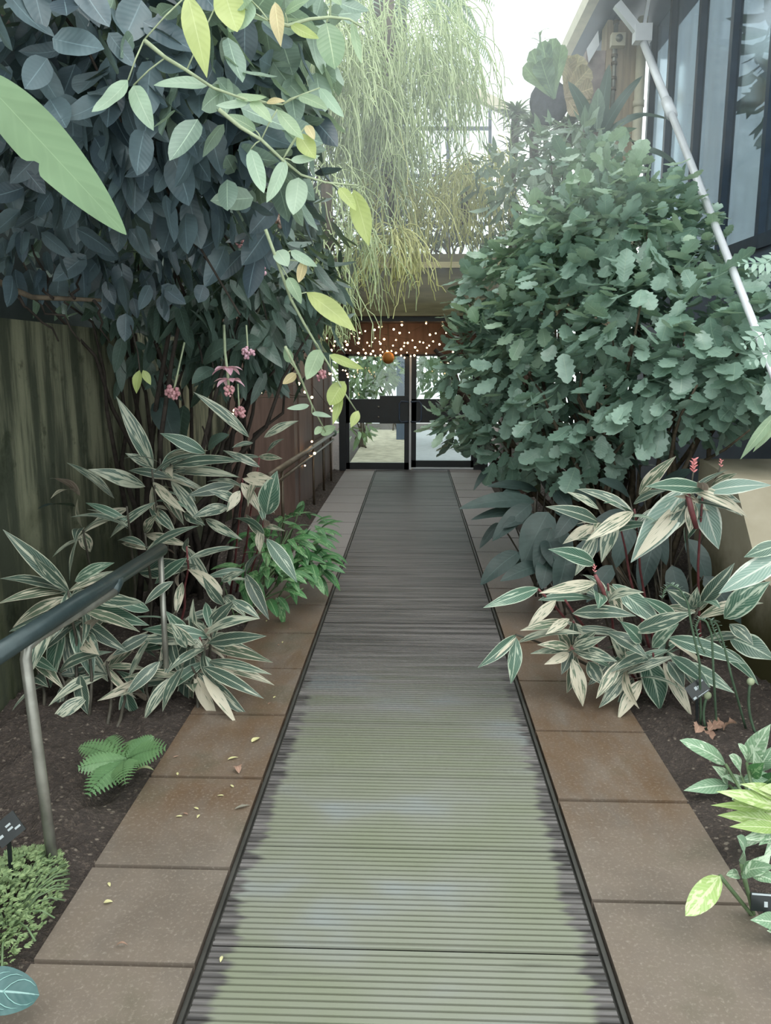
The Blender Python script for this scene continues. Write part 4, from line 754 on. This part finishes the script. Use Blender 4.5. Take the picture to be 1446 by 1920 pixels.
cloud(MB(), ells, 2700, .165, .62, 'lobed', .62, .3, .75, 14, 4, .12, .12, .45, .9).build('foliage', ML_shrub, sh)
cloud(MB(), [E(1170, 390, 5.6, .42, .4, .3), E(1080, 430, 5.8, .42, .4, .3), E(1010, 480, 6.1, .4, .4, .22), E(1290, 470, 5.4, .3, .35, .25), E(1130, 310, 6.0, .25, .3, .16), E(930, 640, 6.1, .3, .3, .4), E(850, 790, 6.4, .2, .25, .12), E(1010, 600, 5.7, .35, .3, .3)], 700, .14, .6, 'lobed', .6, .15, .8, 14, 4, .12, .12, .45, 1.1).build('foliage', ML_shrubl, sh)
mb = MB()
for e in ells:
    for _ in range(3): mb.tube(curve(A(1.5 + rng.normal() * .1, 5.7 + rng.normal() * .25, -.02), e[0] + rng.standard_normal(3) * .15, .1, 8, .03), np.linspace(.025, .005, 8), 6)
mb.build('stem', M_bark, sh)

# ------------------------------------------------------------------ hanging cactus curtains
def strands(mb, top, n, length, spread, rad=.0035, kick=.35):
    top = np.asarray(top, float)
    for _ in range(n):
        a = rng.random() * 2 * PI; q = top + A(math.cos(a) * spread[0], math.sin(a) * spread[1], 0) * rng.random() ** .5 + UP * rng.normal() * spread[2]
        dv = nrm(A(math.cos(a) * .8, math.sin(a) * .8, .3 * rng.random()) + rng.standard_normal(3) * .3); L = length * rng.uniform(.4, 1.1); pts = [q]; seg = L / 7; r = rng.random()
        for k in range(7):
            dv = nrm(dv * (1 - kick) + A(0, 0, -1) * kick + rng.standard_normal(3) * .14); pts.append(pts[-1] + dv * seg)
            if k > 1 and rng.random() < .55:
                fd = nrm(dv + rng.standard_normal(3) * .55); mb.tube([pts[-1], pts[-1] + fd * seg * .6, pts[-1] + (fd + A(0, 0, -.5)) * seg * 1.1], rad * .85, 3, r=r, cap=False)
        mb.tube(pts, rad, 3, r=r, cap=False)
def hang(label, spec, mat, rad=.005, core=None):
    th = plant('hanging_cactus', label, 'plant', at(*spec[0][0]))
    mb = MB()
    for c, n, L, sp in spec: strands(mb, at(*c), n, L, sp, rad)
    mb.build('foliage', mat, th)
    if core: MB().tube([at(*core[0]), (np.array(at(*core[0])) + at(*core[1])) / 2, at(*core[1])], core[2], 10).build('hanging_core', M_bark, th)
    return th
hang('huge curtain of thin green cactus stems hanging over the path at top centre', [((720, 60, 8.0), 300, .9, (.7, .4, .25)), ((640, 140, 7.6), 220, .8, (.4, .4, .2)), ((780, 120, 8.0), 190, .7, (.35, .4, .25)), ((710, 230, 8.0), 190, .7, (.3, .3, .2)), ((720, 300, 8.0), 60, .55, (.2, .25, .15)), ((840, 90, 8.2), 60, .6, (.3, .3, .2)), ((610, 60, 7.4), 150, .7, (.3, .3, .2))], ML_rhip, .0055, ((720, -20, 8.1), (722, 300, 8.1), .1))
hang('narrow yellow-green cactus tail hanging in front of the beam over the doors', [((735, 330, 8.0), 60, .9, (.16, .16, .15)), ((738, 440, 7.7), 80, .55, (.13, .08, .08))], ML_rhipy, .006, ((728, 300, 8.1), (740, 420, 8.1), .05))
hang('cascade of olive cactus stems right of centre above the beam', [((860, 330, 8.6), 130, .6, (.3, .3, .1)), ((900, 300, 8.8), 70, .6, (.2, .3, .1)), ((840, 400, 8.4), 40, .35, (.25, .25, .1))], ML_rhipy, .0055, ((878, 300, 8.8), (872, 420, 8.8), .05))
hang('olive cactus curtain left of the beam above the fairy lights', [((610, 380, 7.0), 120, .9, (.26, .3, .2)), ((630, 500, 7.4), 40, .5, (.14, .2, .1)), ((615, 590, 7.0), 50, .28, (.14, .2, .05))], ML_rhip, .0045, ((612, 340, 7.1), (616, 470, 7.1), .05))

# tree fern at the top
tf = plant('tree_fern', 'feathery tree fern fronds arching against the white sky at top', 'fern', A(at(760, -300, 9.2)[0], 9.2, 3.3))
hubp = at(760, -60, 9.2)
for t_, dY in (((560, 30), -.8), ((620, 100), -1.0), ((850, 130), -.4), ((900, 60), -.2), ((920, 120), .2), ((800, 60), -1.2), ((680, 60), -1.4), ((540, 120), -.5), ((930, 10), .4), ((720, 120), -1.0), ((870, 30), -1.0)):
    mb = MB(); frond(mb, hubp, at(*t_, 9.2 + dY), .5, UP, .14, 34, 'lance', .14, 3, 1, droop=.35); mb.build('frond', ML_treefern, tf)
MB().tube([A(hubp[0] - .5, 12.4, zt), A(hubp[0] - .25, 11.5, hubp[2] - .9), A(hubp[0], 9.3, hubp[2])], [.1, .09, .07], 10).build('trunk', M_darkbark, tf)

# planter plants above the beam and background trees
def bush(name, label, cat, ells, n, L, wr, shp, mat, base, stems=8, group=None, **kw):
    th = plant(name, label, cat, base, group); cloud(MB(), ells, n, L, wr, shp, **kw).build('foliage', mat, th); mb = MB()
    for _ in range(stems): e = ells[rng.integers(len(ells))]; mb.tube(curve(np.asarray(base, float) + rng.standard_normal(3) * A(.06, .06, 0), e[0] + rng.standard_normal(3) * .1, .05, 7, .02), np.linspace(.02, .006, 7), 5)
    mb.build('stem', M_bark, th); return th
bush('planter_bush', 'leafy light green bush on the beam, right of the yellow cactus tail', 'bush', [E(800, 420, LY + .5, .5, .3, .3), E(900, 420, LY + .4, .4, .3, .3), E(870, 370, LY + .8, .4, .3, .35), E(740, 430, LY + .6, .4, .3, .25)], 900, .16, .42, 'ovate', ML_planter, at(850, 500, LY + .4), nv=5)
bush('planter_bush', 'darker leafy bush on the beam behind the olive cactus curtain', 'bush', [E(620, 440, LY + .3, .5, .3, .35), E(560, 400, LY + .3, .4, .3, .4), E(670, 470, LY + .2, .3, .3, .2), E(640, 520, LY - .1, .3, .3, .3)], 520, .19, .42, 'ovate', ML_planter, at(620, 500, LY + .4), nv=5)
bush('broad_leaf_vine', 'broad-leaved dark vine hanging over the left end of the beam', 'vine', [E(650, 500, LY - .4, .28, .2, .25), E(610, 560, 10, .35, .3, .4), E(570, 620, 9.6, .3, .3, .3)], 170, .24, .55, 'ovate', ML_backd, at(640, 500, LY + .2), nv=6)
bush('background_tree', 'thin tree with small leaves behind the beam against the white gable', 'tree', [E(800, 330, 12.6, .7, .4, .5), E(770, 260, 12.8, .4, .4, .6), E(860, 350, 12.5, .5, .4, .35), E(700, 330, 12.4, .8, .4, .7)], 800, .14, .35, 'ovate', ML_planter, at(790, 520, 12.6), nv=4)
bush('background_tree', 'leafy tree left of the gable behind the hanging cactus', 'tree', [E(580, 260, 11.5, .8, .5, .9), E(540, 150, 10.5, .8, .5, .8), E(640, 100, 11.5, .8, .5, .8), E(690, 200, 11.8, .5, .4, .9), E(720, 330, 11.9, .6, .4, .5)], 1500, .2, .45, 'ovate', ML_backd, at(560, 480, 11.6), nv=4)
# spiky columns
for label, xs, Y in (('spiky column plant nearest the white gable window', [(962, 470), (960, 330), (968, 215)], 9.6), ('spiky column plant in the middle of its row under the staghorn fern', [(1010, 470), (1004, 360), (1000, 240)], 9.2), ('spiky column plant beside the tan timber post', [(1060, 470), (1062, 360), (1064, 235)], 9.0)):
    P_ = np.array([A(at(*xs[0], Y)[0], Y, 0)] + [at(*q, Y) for q in xs]); th = plant('spiky_column_plant', label, 'plant', P_[0], 'row of spiky column plants'); MB().tube(P_, .05, 8).build('trunk', M_bark, th); mb = MB()
    for _ in range(300):
        k = 1 + rng.random() * (len(P_) - 1.01); i = int(k); p = P_[i] + (P_[min(i + 1, len(P_) - 1)] - P_[i]) * (k - i); a = rng.random() * 2 * PI; l = rng.uniform(.15, .3); o = A(math.cos(a), math.sin(a), rng.uniform(-.5, .6)); mb.leaf(p, p + nrm(o) * l, .034, UP, .12, 'strap', .2, 5, 2)
    mb.build('foliage', ML_strap, th)
th = plant('spiky_shoot', 'thin spiky shoot standing up against white sky above the staghorn fern', 'plant', at(1015, 130, 9.6)); mb = MB(); mb.tube([A(at(1030, 300, 9.7)[0], 9.7, 0), at(1024, 240, 9.7), at(1018, 140, 9.6), at(1012, 60, 9.6)], [.04, .03, .018, .012], 6)
for k in range(16): p = at(1013 + rng.normal(), 60 + k * 4.5, 9.6); a = k * 2.4; mb.leaf(p, p + A(math.cos(a) * .13, math.sin(a) * .1, .03), .02, UP, .1, 'strap', .2, 4, 2)
mb.build('shoot', ML_strap, th)
# staghorn
SY = 8.6; th = plant('staghorn_fern', 'staghorn fern with green crown and dry brown fan beside the timber post', 'fern', at(1040, 215, SY))
for t_, w, rr in (((983, 122), 34, .95), ((997, 94), 36, .5), ((1017, 78), 36, .1), ((1037, 72), 34, .4), ((1054, 84), 32, .8), ((1015, 112), 50, .3)):
    mb = MB(); px_leaf(mb, (1040, 185), t_, w, SY, SY - .1, -.08, 'fan', .1, 1, nv=10, nu=6, r=rr, wave=.25); mb.build('frond', ML_stag, th)
for t_, w in (((1068, 104), 34), ((1088, 104), 42), ((1106, 128), 40), ((1112, 165), 42), ((1104, 198), 40), ((1085, 216), 36)):
    mb = MB(); px_leaf(mb, (1060, 180), t_, w, SY + .03, SY - .03, -.05, 'fan', .1, 1, nv=10, nu=6, wave=.3); mb.build('shield_frond', ML_stagb, th)
MB().ball(at(1030, 192, SY + .1), (.2, .1, .22), 12, 8).build('root_ball', plain('root_mass', C(66, 66, 76), .9, .2, var=.4, nsc=20), th)
MB().bar(at(1045, 200, SY + .18), at(1135, 200, SY + .28), .05, .05).build('bracket', M_bark, th)
# strap-leaved plant
AYp = 7.6; th = plant('strap_leaf_plant', 'strap-leaved plant with arching dark blades before the timber post', 'plant', A(at(1115, 270, AYp)[0], AYp, 0))
for b, t_, w, ar, m in (((1113, 255), (1065, 152), 26, .08, ML_strapd), ((1118, 255), (1122, 165), 30, .02, ML_canopyl), ((1122, 255), (1143, 120), 24, .04, ML_strapd), ((1125, 260), (1205, 142), 20, .12, ML_strapd), ((1115, 265), (1100, 240), 30, .05, ML_strapd), ((1130, 262), (1215, 215), 14, .2, ML_darkstrap if 'ML_darkstrap' in globals() else ML_strapd), ((1195, 280), (1280, 328), 12, .2, ML_strapd), ((1175, 218), (1258, 226), 8, .1, ML_strapd), ((1118, 270), (1040, 330), 12, .15, ML_canopyl), ((1110, 265), (1010, 258), 12, .2, ML_canopyl), ((1118, 275), (1000, 350), 14, .2, ML_canopyl), ((1125, 275), (1180, 300), 14, .2, ML_canopyl)):
    mb = MB(); px_leaf(mb, b, t_, w, AYp, AYp - .1, ar, 'strap', .4, .8, nv=10, nu=2); mb.build('leaf', m, th)
MB().tube([A(at(1115, 270, AYp)[0], AYp, 0), at(1116, 300, AYp), at(1116, 250, AYp)], .045, 8).build('trunk', M_bark, th)
MB().tube(curve(at(1120, 250, AYp), at(1196, 280, AYp), .1, 6), .008, 5).build('stalk', M_darkstem, th)
bush('tall_shrub', 'pale leafy shrub rising behind the lobed shrub below the staghorn fern', 'shrub', [E(1050, 300, 7.0, .35, .3, .3), E(980, 380, 7.2, .3, .3, .3), E(940, 330, 8.0, .3, .3, .25), E(1090, 260, 7.0, .3, .3, .15)], 330, .17, .36, 'lance', ML_canopyl, (1.45, 7.2, 0), 8, nv=6)

# ------------------------------------------------------------------ plants beyond glass
bush('corridor_shrub', 'leafy shrub seen through the left door pane', 'shrub', [E(690, 690, 15.0, .6, .6, .5), E(655, 740, 14.6, .3, .4, .4), E(670, 800, 13.6, .22, .4, .3)], 420, .24, .35, 'lance', ML_back, (-.95, 15, -.05), nv=4)
bush('corridor_shrub', 'leafy shrub seen through the right door pane', 'shrub', [E(840, 690, 15.5, .7, .6, .6), E(880, 720, 15.0, .5, .6, .6)], 380, .26, .35, 'lance', ML_backd, (1.3, 15.5, -.05), nv=4)
bush('corridor_tree', 'tall dense greenery at the end of the passage beyond the doors', 'tree', [E(760, 640, 18.6, 1.8, .5, .9), E(690, 660, 18.3, .8, .5, .8)], 600, .34, .4, 'ovate', ML_backd, (-.3, 18.8, -.05), nv=4)
bush('pane_darkening_shrub', 'plant added behind the glazed wall on the right to darken its panes', 'shrub', [(A(3.4, 6.6, 3.6), (.5, .7, .8)), (A(3.3, 5.2, 3.4), (.5, .7, .8)), (A(3.5, 7.8, 4.2), (.5, .6, .8)), (A(3.6, 6.0, 4.9), (.5, 1.2, .6)), (A(3.4, 4.4, 3.9), (.5, .6, .9))], 900, .3, .6, 'ovate', ML_backd, (3.5, 6.4, 0), nv=5)  # added behind the glass so the panes look darker

# ------------------------------------------------------------------ fairy lights
def lights(label, pts, wires, seed_n=0):
    th = thing('fairy_light_string', label, 'fairy lights', pts[0]); mb = MB()
    for w in wires: mb.tube(w, .004, 4)
    mb.build('wire', M_darkstem, th)
    base = MB().ball(A(0, 0, 0), .016, 8, 6).build('bulb', M_bulb, th)
    for i, p in enumerate(pts):
        o = base if i == 0 else base.copy()
        if i: COL.objects.link(o)
        o.parent = th; o.location = Vector(p - ORG[th.name]); o.scale = (1, 1, 1) if rng.random() > .3 else (1.35, 1.35, 1.35)
    base.data.vertices[0].co  # keep mesh as built around its own centre
def sort_wire(P_, n=3):
    P_ = sorted(P_, key=lambda p: (round(p[2] / .15), p[0])); return [np.array(P_)]
def fairy(label, dots, Y, dy=.1):
    pts = [at(x, y, Y + rng.uniform(-dy, dy)) for x, y in dots]; return pts
Z = lambda x, y: (560 + x * 400 / 1446, 560 + y * 400 / 1446)
dd_ = [(700, 178), (545, 193), (515, 212), (452, 220), (865, 168), (645, 208), (750, 230), (685, 232), (890, 245), (580, 275), (548, 292), (555, 305), (465, 298), (500, 295), (640, 318), (718, 300), (714, 322), (772, 283), (822, 293), (845, 298), (912, 290), (885, 318), (870, 333), (695, 343), (735, 365), (805, 352), (600, 355), (630, 355), (555, 345), (505, 355), (455, 370), (520, 385), (555, 385), (660, 368), (695, 385), (718, 400), (785, 385), (865, 372), (975, 185), (955, 310), (1000, 232), (632, 395), (596, 410), (490, 375), (570, 362), (610, 365), (760, 390), (740, 300), (660, 280), (930, 235), (1060, 165), (565, 190), (520, 268), (480, 320), (790, 330)]
base_pts = fairy('', [Z(*q) for q in dd_], DY - .35)
def string(label, pts):
    P_ = sorted(pts, key=lambda p: (round(p[2] / .2), p[0])); w = np.array(P_)
    th = thing('fairy_light_string', label, 'fairy lights', P_[0]); MB().tube(w, .003, 4).build('wire', M_darkstem, th)
    k = bpy.data.meshes.new('bulb'); mb = MB().ball((0, 0, 0), .0105, 8, 6); k.from_pydata(np.concatenate(mb.v).tolist(), [], mb.f); k.materials.append(M_bulb)
    for p in P_:
        o = bpy.data.objects.new('bulb', k); COL.objects.link(o); o.parent = th; o.location = Vector(p - ORG[th.name]); s_ = rng.choice([.8, 1, 1.35]); o.scale = (s_,) * 3
string('fairy lights strung across the dark panel above the double doors', base_pts)
d2 = [(205, 203), (190, 268), (245, 290), (270, 305), (320, 290), (330, 312), (222, 350), (355, 205), (360, 235), (375, 255), (405, 300), (410, 270), (300, 485), (318, 487), (330, 510), (335, 530), (380, 530), (205, 445), (212, 508), (215, 745), (225, 760), (240, 320), (280, 255), (300, 330), (350, 350), (405, 370), (440, 345), (450, 400), (400, 430), (320, 345), (415, 230), (30, 510), (40, 355)]
string('fairy lights draped down the foliage left of the double doors', [at(*Z(*q), 9.5 + rng.uniform(-.2, .2)) for q in d2])
d3 = [(430, 782), (440, 770), (447, 760), (452, 775), (472, 750), (478, 745), (490, 735), (505, 725), (520, 728), (512, 712), (560, 720), (572, 735), (585, 745), (436, 778), (497, 712)]
string('fairy lights along the foliage above the striped plants', [at(x, y, 6.5 + rng.uniform(-.1, .1)) for x, y in d3])
d4 = [(585, 828), (580, 840), (582, 855), (566, 868), (556, 888), (552, 900), (548, 915), (555, 915), (572, 873), (590, 850), (608, 815), (614, 800)]
string('fairy lights wound around the far handrail uprights', [at(x, y, 8.6 + rng.uniform(-.05, .05)) for x, y in d4])
d5 = [(840, 682), (848, 690), (852, 700), (838, 708), (860, 695), (846, 740), (885, 728), (878, 715), (850, 660), (940, 632), (955, 634), (962, 634), (910, 637), (888, 605), (912, 607), (938, 612), (865, 678)]
string('fairy lights among the shrub branches right of the doors', [at(x, y, 8.6 + rng.uniform(-.1, .1)) for x, y in d5])
ob = thing('hanging_ball', 'round orange ball ornament hanging below the lights over the left door', 'ornament', at(728, 671, DY - .4)); MB().ball(at(728, 671, DY - .4), .085, 16, 12).build('ball', M_orange, ob); MB().tube([at(728, 662, DY - .4), at(728, 610, DY - .4)], .004, 5).build('cord', M_darkstem, ob)
th = plant('twisted_branch', 'dark twisted branch in front of the right door pane', 'branch', A(1.15, 8.9, 0)); MB().tube([A(1.15, 8.9, -.03), at(880, 760, 8.8), at(862, 735, 8.7), at(852, 705, 8.7), at(835, 675, 8.7), at(815, 655, 8.7)], [.05, .045, .04, .04, .035, .02], 8).build('branch', M_darkbark, th)

# ------------------------------------------------------------------ labels and litter
def plabel(label, base, c, w, h, tilt, Y=None, marks=((-.25, .1), (.1, -.05))):
    g = gr(*base); Y = Y or g[1]; th = plant('plant_label', label, 'sign', g, 'black plant labels'); c3 = at(*c, Y - .01); w_, h_ = w * Y / F, h * Y / F
    R_ = np.array(Matrix.Rotation(math.radians(-18), 3, 'X') @ Matrix.Identity(3)) @ np.array(Matrix.Rotation(tilt, 3, 'Y'))
    MB().box(c3 - A(w_ / 2, .0015, h_ / 2), c3 + A(w_ / 2, .0015, h_ / 2), rot=R_).build('plate', M_label, th, False)
    MB().bar(g - UP * .03, c3 + A(0, .003, -h_ * .2), .012, .004, (0, 1, 0)).build('stake', M_label, th, False)
    mb = MB()
    for (mx, mz, mw, mh) in marks: o = R_ @ A(mx * w_, -.0022, mz * h_); mb.box(c3 + o - A(mw * w_, .0005, mh * h_) / 2, c3 + o + A(mw * w_, .0005, mh * h_) / 2, rot=R_)
    mb.build('lettering', M_mark, th, False)
plabel('black label on a stake in the clubmoss at the left edge', (24, 1685), (14, 1555), 62, 48, -.7, None, ((-.32, .3, .3, .09), (.1, .12, .2, .09), (.1, -.06, .2, .09), (.33, -.2, .22, .09), (-.3, -.1, .16, .12)))
plabel('black label tilted among the striped leaves in the right bed', (1308, 1378), (1308, 1292), 40, 30, -.6, None, ((-.05, .1, .14, .22), (.12, .05, .14, .22), (.36, .3, .2, .12), (-.36, -.38, .16, .14), (.12, -.42, .6, .04)))
plabel('black label lying low under speckled leaves at the right edge', (1440, 1735), (1436, 1692), 60, 36, .05, None, ((0, .42, .95, .1), (.0, -.1, .12, .3)))
def litter(label, px, py, L, w, ang, mat, shp='ovate', arch=.08, name='fallen_leaf', cat='leaf'):
    p = gr(px, py); p[2] = .004; dv = A(math.cos(ang), math.sin(ang), 0); MBm = MB().leaf(p - dv * L / 2, p + dv * L / 2, w, UP, arch, shp, .3, 8, 4); o = MBm.build(name, mat); tag(o, label, cat, 'leaves fallen on the paving')
litter('oval yellow leaf fallen on the left paving, the largest of them', 480, 1389, .05, .032, 1.0, ML_fallen)
litter('narrow curled yellow leaf fallen on the left paving', 437, 1424, .045, .014, .5, ML_fallen, 'lance')
litter('crumpled brown leaf fallen on the left paving below the curled yellow one', 446, 1447, .045, .03, 2.0, ML_dry, 'lobed', .4)
litter('small yellow leaf fallen on the second near left slab', 203, 1694, .026, .02, .2, ML_fallen)
litter('brown curled twig-like leaf on the near left slab', 229, 1776, .034, .008, .1, ML_dry, 'lance', .3)
litter('pale leaf lying on the soil beside the small fern', 272, 1447, .07, .03, .1, leafmat('pale_fallen', C(150, 160, 100), C(160, 170, 110), .6, .2), 'ovate', .2)
litter('grey fallen leaf at the grating edge of the left paving', 455, 1515, .06, .014, .5, leafmat('grey_fallen', C(120, 116, 100), C(126, 120, 104), .7, .1), 'lance', .05)
for i, (x, y) in enumerate(((330, 1420), (333, 1452), (336, 1532), (348, 1527), (368, 1517), (515, 1308), (505, 1320), (414, 1493), (372, 1532), (522, 1210), (530, 1205), (500, 1165), (640, 1085), (520, 1150), (205, 1660), (545, 1180), (415, 1800), (435, 1475))):
    p = gr(x, y); p[2] = .003; a = rng.random() * 6; dv = A(math.cos(a), math.sin(a), 0) * .012
    o = MB().leaf(p - dv, p + dv, .012, UP, .06, 'ovate', .15, 4, 2).build('leaf_scrap', ML_fallen if i % 3 else ML_dry); tag(o, 'tiny dry leaf scrap on the left paving', 'leaf', 'tiny leaf scraps on the left paving')

# ------------------------------------------------------------------ haze box added under the roof to stand in for veiling glare
t = NT('glare_haze'); vs = t.n('VolumeScatter'); vs.inputs['Color'].default_value = (.93, .98, 1, 1); vs.inputs['Density'].default_value = .05; vs.inputs['Anisotropy'].default_value = 0
t.t.links.new(vs.outputs[0], t.out.inputs['Volume'])
tag(MB().box((-.9, 3.0, 2.3), (1.25, 11.0, 4.9)).build('haze', t.m, None, False), 'pale haze added under the glasshouse roof, standing in for milky lens glare', 'haze', None, 'stuff')
# ------------------------------------------------------------------ light
wd = bpy.data.worlds.new('world'); sc.world = wd; wd.use_nodes = True; nt = wd.node_tree; nt.nodes.clear()
bg = nt.nodes.new('ShaderNodeBackground'); out = nt.nodes.new('ShaderNodeOutputWorld'); nt.links.new(bg.outputs[0], out.inputs[0])
bg.inputs[0].default_value = (.90, 1.0, .985, 1); bg.inputs[1].default_value = 1.8
sd = bpy.data.lights.new('sun', 'SUN'); sd.energy = 1.2; sd.angle = math.radians(40); sd.color = (1, .98, .92); so = bpy.data.objects.new('sun', sd); COL.objects.link(so); so.rotation_euler = (math.radians(28), math.radians(12), 0)
sc.view_settings.view_transform = 'Standard'; sc.view_settings.exposure = 0.38; sc.view_settings.gamma = 1.1; sc.view_settings.look = 'None'
sc.cycles.use_denoising = True; sc.cycles.use_adaptive_sampling = True; sc.cycles.adaptive_threshold = .03; sc.cycles.max_bounces = 6; sc.cycles.transparent_max_bounces = 8
